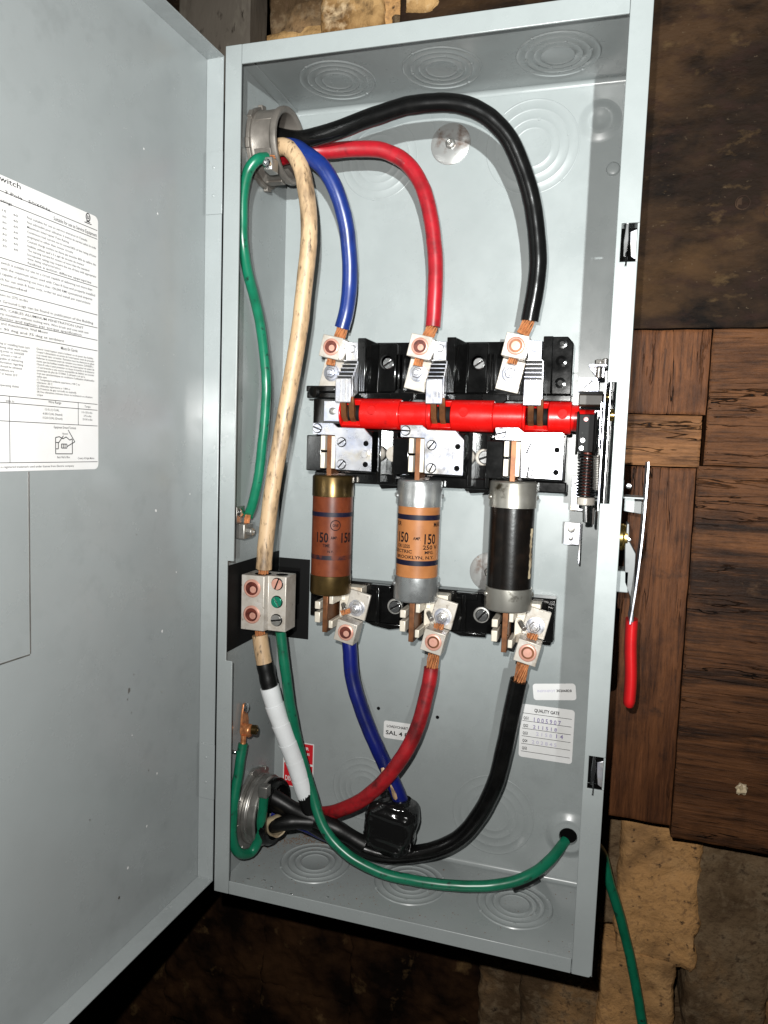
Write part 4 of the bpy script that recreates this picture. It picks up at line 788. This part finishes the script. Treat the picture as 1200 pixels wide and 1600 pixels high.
# ------------------------------------------------------------------ operating mechanism at the right
me_ = thing('operating_mechanism', 'spring mechanism with black yoke at the right end of the red rotor', 'switch mechanism', (332, 70, -412))
o = MB().box(316.5, 335.5, 111, 113, -292, -279).build('bracket', 'zinc', me_, bevel=.4); slot_screw(o, 326, 110.9, -285.5, 4.6, 45, 'zinc', 1.8)
MB().box(316.5, 335.5, 113.1, D-1.5, -292, -286).build('bracket_leg', 'zinc', me_, bevel=.4)
b = MB(); b.prism([(78, -297.5), (94, -293), (100, -297), (82, -308.5), (78, -307)], 319, 340, 'yz'); b.build('lever', 'bronze', me_, bevel=.8)
MB().lathe((342, 60, -301), (1, 0, 0), [(4, -1), (4, 2), (2.4, 2.2), (2.4, 3.4)], 18).build('pivot', 'goldbrass', me_)
b = MB(); b.prism([(59.5, -316), (63, -313.4), (76, -313.4), (78, -318), (78, -348), (74, -352), (62, -352), (59.5, -347)], 319, 320.8, 'yz'); b.prism([(59.5, -316), (63, -313.4), (76, -313.4), (78, -318), (78, -348), (74, -352), (62, -352), (59.5, -347)], 334.6, 336.4, 'yz'); b.box(320.9, 334.5, 58.6, 60.6, -349.5, -316); yk = b.build('yoke', 'darkmatte', me_, bevel=.8)
for z, m_ in ((-320.5, 'red'), (-339, 'zinc'), (-346, 'zinc')): MB().lathe((327+(z+320)*.1, 58.5, z), (0, -1, 0), [(1.9, 0), (1.9, .3), (.1, .4)], 16).build('rivet', m_, yk)
def coil(cx, cy, z0, z1, r, wr, turns, dx=0, n=12):
    K = turns*n; return [Vector((cx+dx*k/K+r*math.cos(2*math.pi*k/n), cy+r*math.sin(2*math.pi*k/n), z0+(z1-z0)*k/K)) for k in range(K+1)]
MB().tube(coil(330, 66, -350, -389, 7.2, 1, 14, 0), 1.05, 8, raw=True).build('main_spring', 'steel_and_shade', me_)
MB().tube([(330, 66, -348), (330.4, 66, -391)], 3.8, 14, raw=True).build('spring_core', 'deepcopper', me_)
MB().tube(coil(338.6, 60, -352, -382, 3.3, .7, 20, 1.2), .72, 7, raw=True).build('return_spring', 'steel', me_)
b = MB(); b.cyl((330.6, 66, -396.5), (0, 0, 1), 8, 7, 26); b.build('spring_cup', 'tin', me_, bevel=.8)
MB().tube([(331, 66, -396), (332.2, 66, -412)], 3.2, 14, raw=True).build('guide_rod', 'chrome', me_, bevel=.3)
MB().box(315.8, 328, 118, 120, -406, -372.5).build('back_bracket', 'zinc', me_, bevel=.4)
MB().box(315.8, 317.8, 120.1, D-1.5, -406, -372.5).build('bracket_leg', 'zinc', me_, bevel=.3)
slot_screw(me_, 322, 117.9, -378, 4, 30, 'zinc', 1.5)
b = MB(); b.box(341.2, 342.6, 6, 100, -397, -284); b.build('side_plate', 'zinc', me_, bevel=.4)
b = MB(); b.box(345.4, 346.4, 4, 60, -394, -291); b.build('side_plate', 'chrome', me_, bevel=.3)
b = MB(); b.box(338.6, 340, 60, 104, -345, -305); b.build('drive_plate', 'chrome', me_, bevel=.5)
MB().lathe((346.6, 30, -318), (1, 0, 0), [(5, 0), (5, 3), (3, 3.2), (3, 6)], 20).build('shaft_bushing', 'goldbrass', me_)
b = MB(); b.box(326.8, 342, 58, 72, -274.6, -272.6); b.prism([(327, -274.7), (340, -274.7), (340, -283), (334, -283)], 70, 72); b.build('adjust_bracket', 'zinc', me_, bevel=.3)
b = MB(); b.lathe((335.4, 64, -284), (0, 0, 1), [(2.6, 0), (2.6, 9)], 16); b.lathe((335.4, 64, -272.4), (0, 0, 1), [(4.4, 0), (4.4, 4)], 6); b.build('adjust_bolt', 'steel', me_, bevel=.4)
b = MB(); b.lathe((340.4, 62, -272.4), (0, 0, 1), [(2.6, 0), (2.6, 4.5), (2, 5)], 12); b.build('adjust_bolt', 'steel', me_, bevel=.3)
b = MB(); b.box(340.4, 341.1, 14, 58, -404, -398); b.box(337, 339, 58, 72, -413, -398); b.build('spring_anchor', 'bronze', me_, bevel=.4)
dt_ = thing('door_interlock_tab', 'small bright bent tab with two holes below the mechanism', 'bracket', (320, 122, -456))
b = MB(); b.box(311, 326, 120, 121.6, -440, -418); b.build('plate', 'zinc', dt_, bevel=.4)
b = MB(); b.prism([(96, -455), (120, -455), (121.6, -440), (121.6, -418), (112, -418), (96, -446)], 326.1, 327.6, 'yz'); b.build('wing', 'zinc', dt_, bevel=.4)
b = MB(); b.box(311, 326, 121.7, D-1.4, -440, -436); b.build('foot', 'zinc', dt_)
for z, r in ((-424.5, 3.6), (-433.6, 2.2)): MB().lathe((317.5, 119.9, z), (0, -1, 0), [(r, 0), (r, .7), (r*.7, 1), (.1, 1)], 20).build('rivet', 'steel', dt_)

# ------------------------------------------------------------------ handle on the outside right
hd = thing('external_switch_operator', 'outside switch handle with red grip and thin curved guard at the right', 'handle', (375, 65, -578))
g = []
for k in range(15):
    f_ = k/14; g.append((381-0.2*f_-6.2*f_**2.4, -356-140*f_))
poly = g+[(x-1.2, z) for x, z in g[::-1]]
MB().prism(poly, 44, 86).build('guard', 'zinc', hd, smooth=50)
b = MB(); b.box(W+.1, 361.8, 50, 82, -387, -372); b.box(361.9, 379, 50, 82, -388, -386.4); b.prism([(364, -386.3), (379, -386.3), (379, -403), (364, -401)], 80, 82); b.build('guard_bracket', 'paint', hd, bevel=.5)
b = MB(); b.lathe((366, 50, -377), (0, -1, 0), [(2.6, 0), (2, 1.4), (.1, 1.8)], 16); b.build('rivet', 'chrome', hd)
b = MB(); b.box(W+.1, 371, 56, 86, -471, -452); b.build('stop_block', 'paint', hd, bevel=.8)
MB().lathe((360.2, 66, -423), (1, 0, 0), [(12, 0), (12, 4), (11, 5), (11, 8)], 30).build('bushing', 'goldbrass', hd, bevel=.4)
b = MB(); b.prism([(366.5, -410), (368.6, -410), (369.4, -425), (375.6, -436), (376.4, -475), (377.4, -497), (374.6, -497), (373.4, -475), (367.6, -462), (366, -430)], 56, 78); b.build('lever', 'leversteel', hd, bevel=.6)
MB().lathe((369, 55.9, -424), (0, -1, 0), [(2, 0), (1.6, 1), (.1, 1.3)], 14).build('pin', 'chrome', hd)
b = MB(); pr = spline([Vector((376.2, 67, -496)), Vector((376.6, 67, -520)), Vector((378.6, 67, -548)), Vector((378.6, 67, -570)), Vector((377.6, 67, -577))], 4)
b.tube(pr, lambda f: 5.4*(1 if f < .9 else max(.25, math.sqrt(max(0, 1-((f-.9)/.1)**2)))), 20, raw=True); n = 0
b.xf(0, lambda q: (q.x, 67+(q.y-67)*2.0, q.z)); b.build('grip', 'redgrip', hd, smooth=60)

# ------------------------------------------------------------------ grit on the bottom of the box
b = MB(); rd = random.Random(11)
for k in range(3400):
    if k < 2700:
        x = 3+165*rd.random()**1.7; lim = (58-x*.33)*(.7+.5*noise.noise(Vector((x*.06, 3, 1))))
        y = D-5-abs(rd.gauss(0, .6))*max(4, lim)
        if noise.noise(Vector((x*.05, y*.05, 2)))+.5*noise.noise(Vector((x*.2, y*.2, 5))) < -.1: continue
    else: x = rd.uniform(4, 345)**1.0; y = rd.uniform(8, D-8)
    if not (2.5 < x < 354 and 5 < y < D-4): continue
    if k >= 2700 and rd.random() < x/420: continue
    s = rd.uniform(.25, .75)*(1.7 if rd.random() < .05 else 1); z = -H+1.55
    b.add([(x+s*rd.uniform(.6, 1.3), y, z), (x-s, y+s*rd.uniform(.5, 1.2), z), (x-s*.6, y-s, z), (x, y, z+s*rd.uniform(.4, .8))], [(0, 1, 3), (1, 2, 3), (2, 0, 3), (0, 2, 1)])
b.build('grit', 'dust', None, smooth=0, kind='stuff', label='brown brick grit scattered on the box floor', cat='grit')
b = MB()
for x, y in ((52, 22), (66, 40), (98, 14), (40, 30), (75, 18), (110, 26), (60, 12), (24, 26)): b.blob((x, y, -H+2), (1.6, .5, .5), .8, 8, 6, .5, .9, x)
b.build('metal_shavings', 'chrome', None, kind='stuff', label='bright metal shavings on the box floor', cat='shavings')
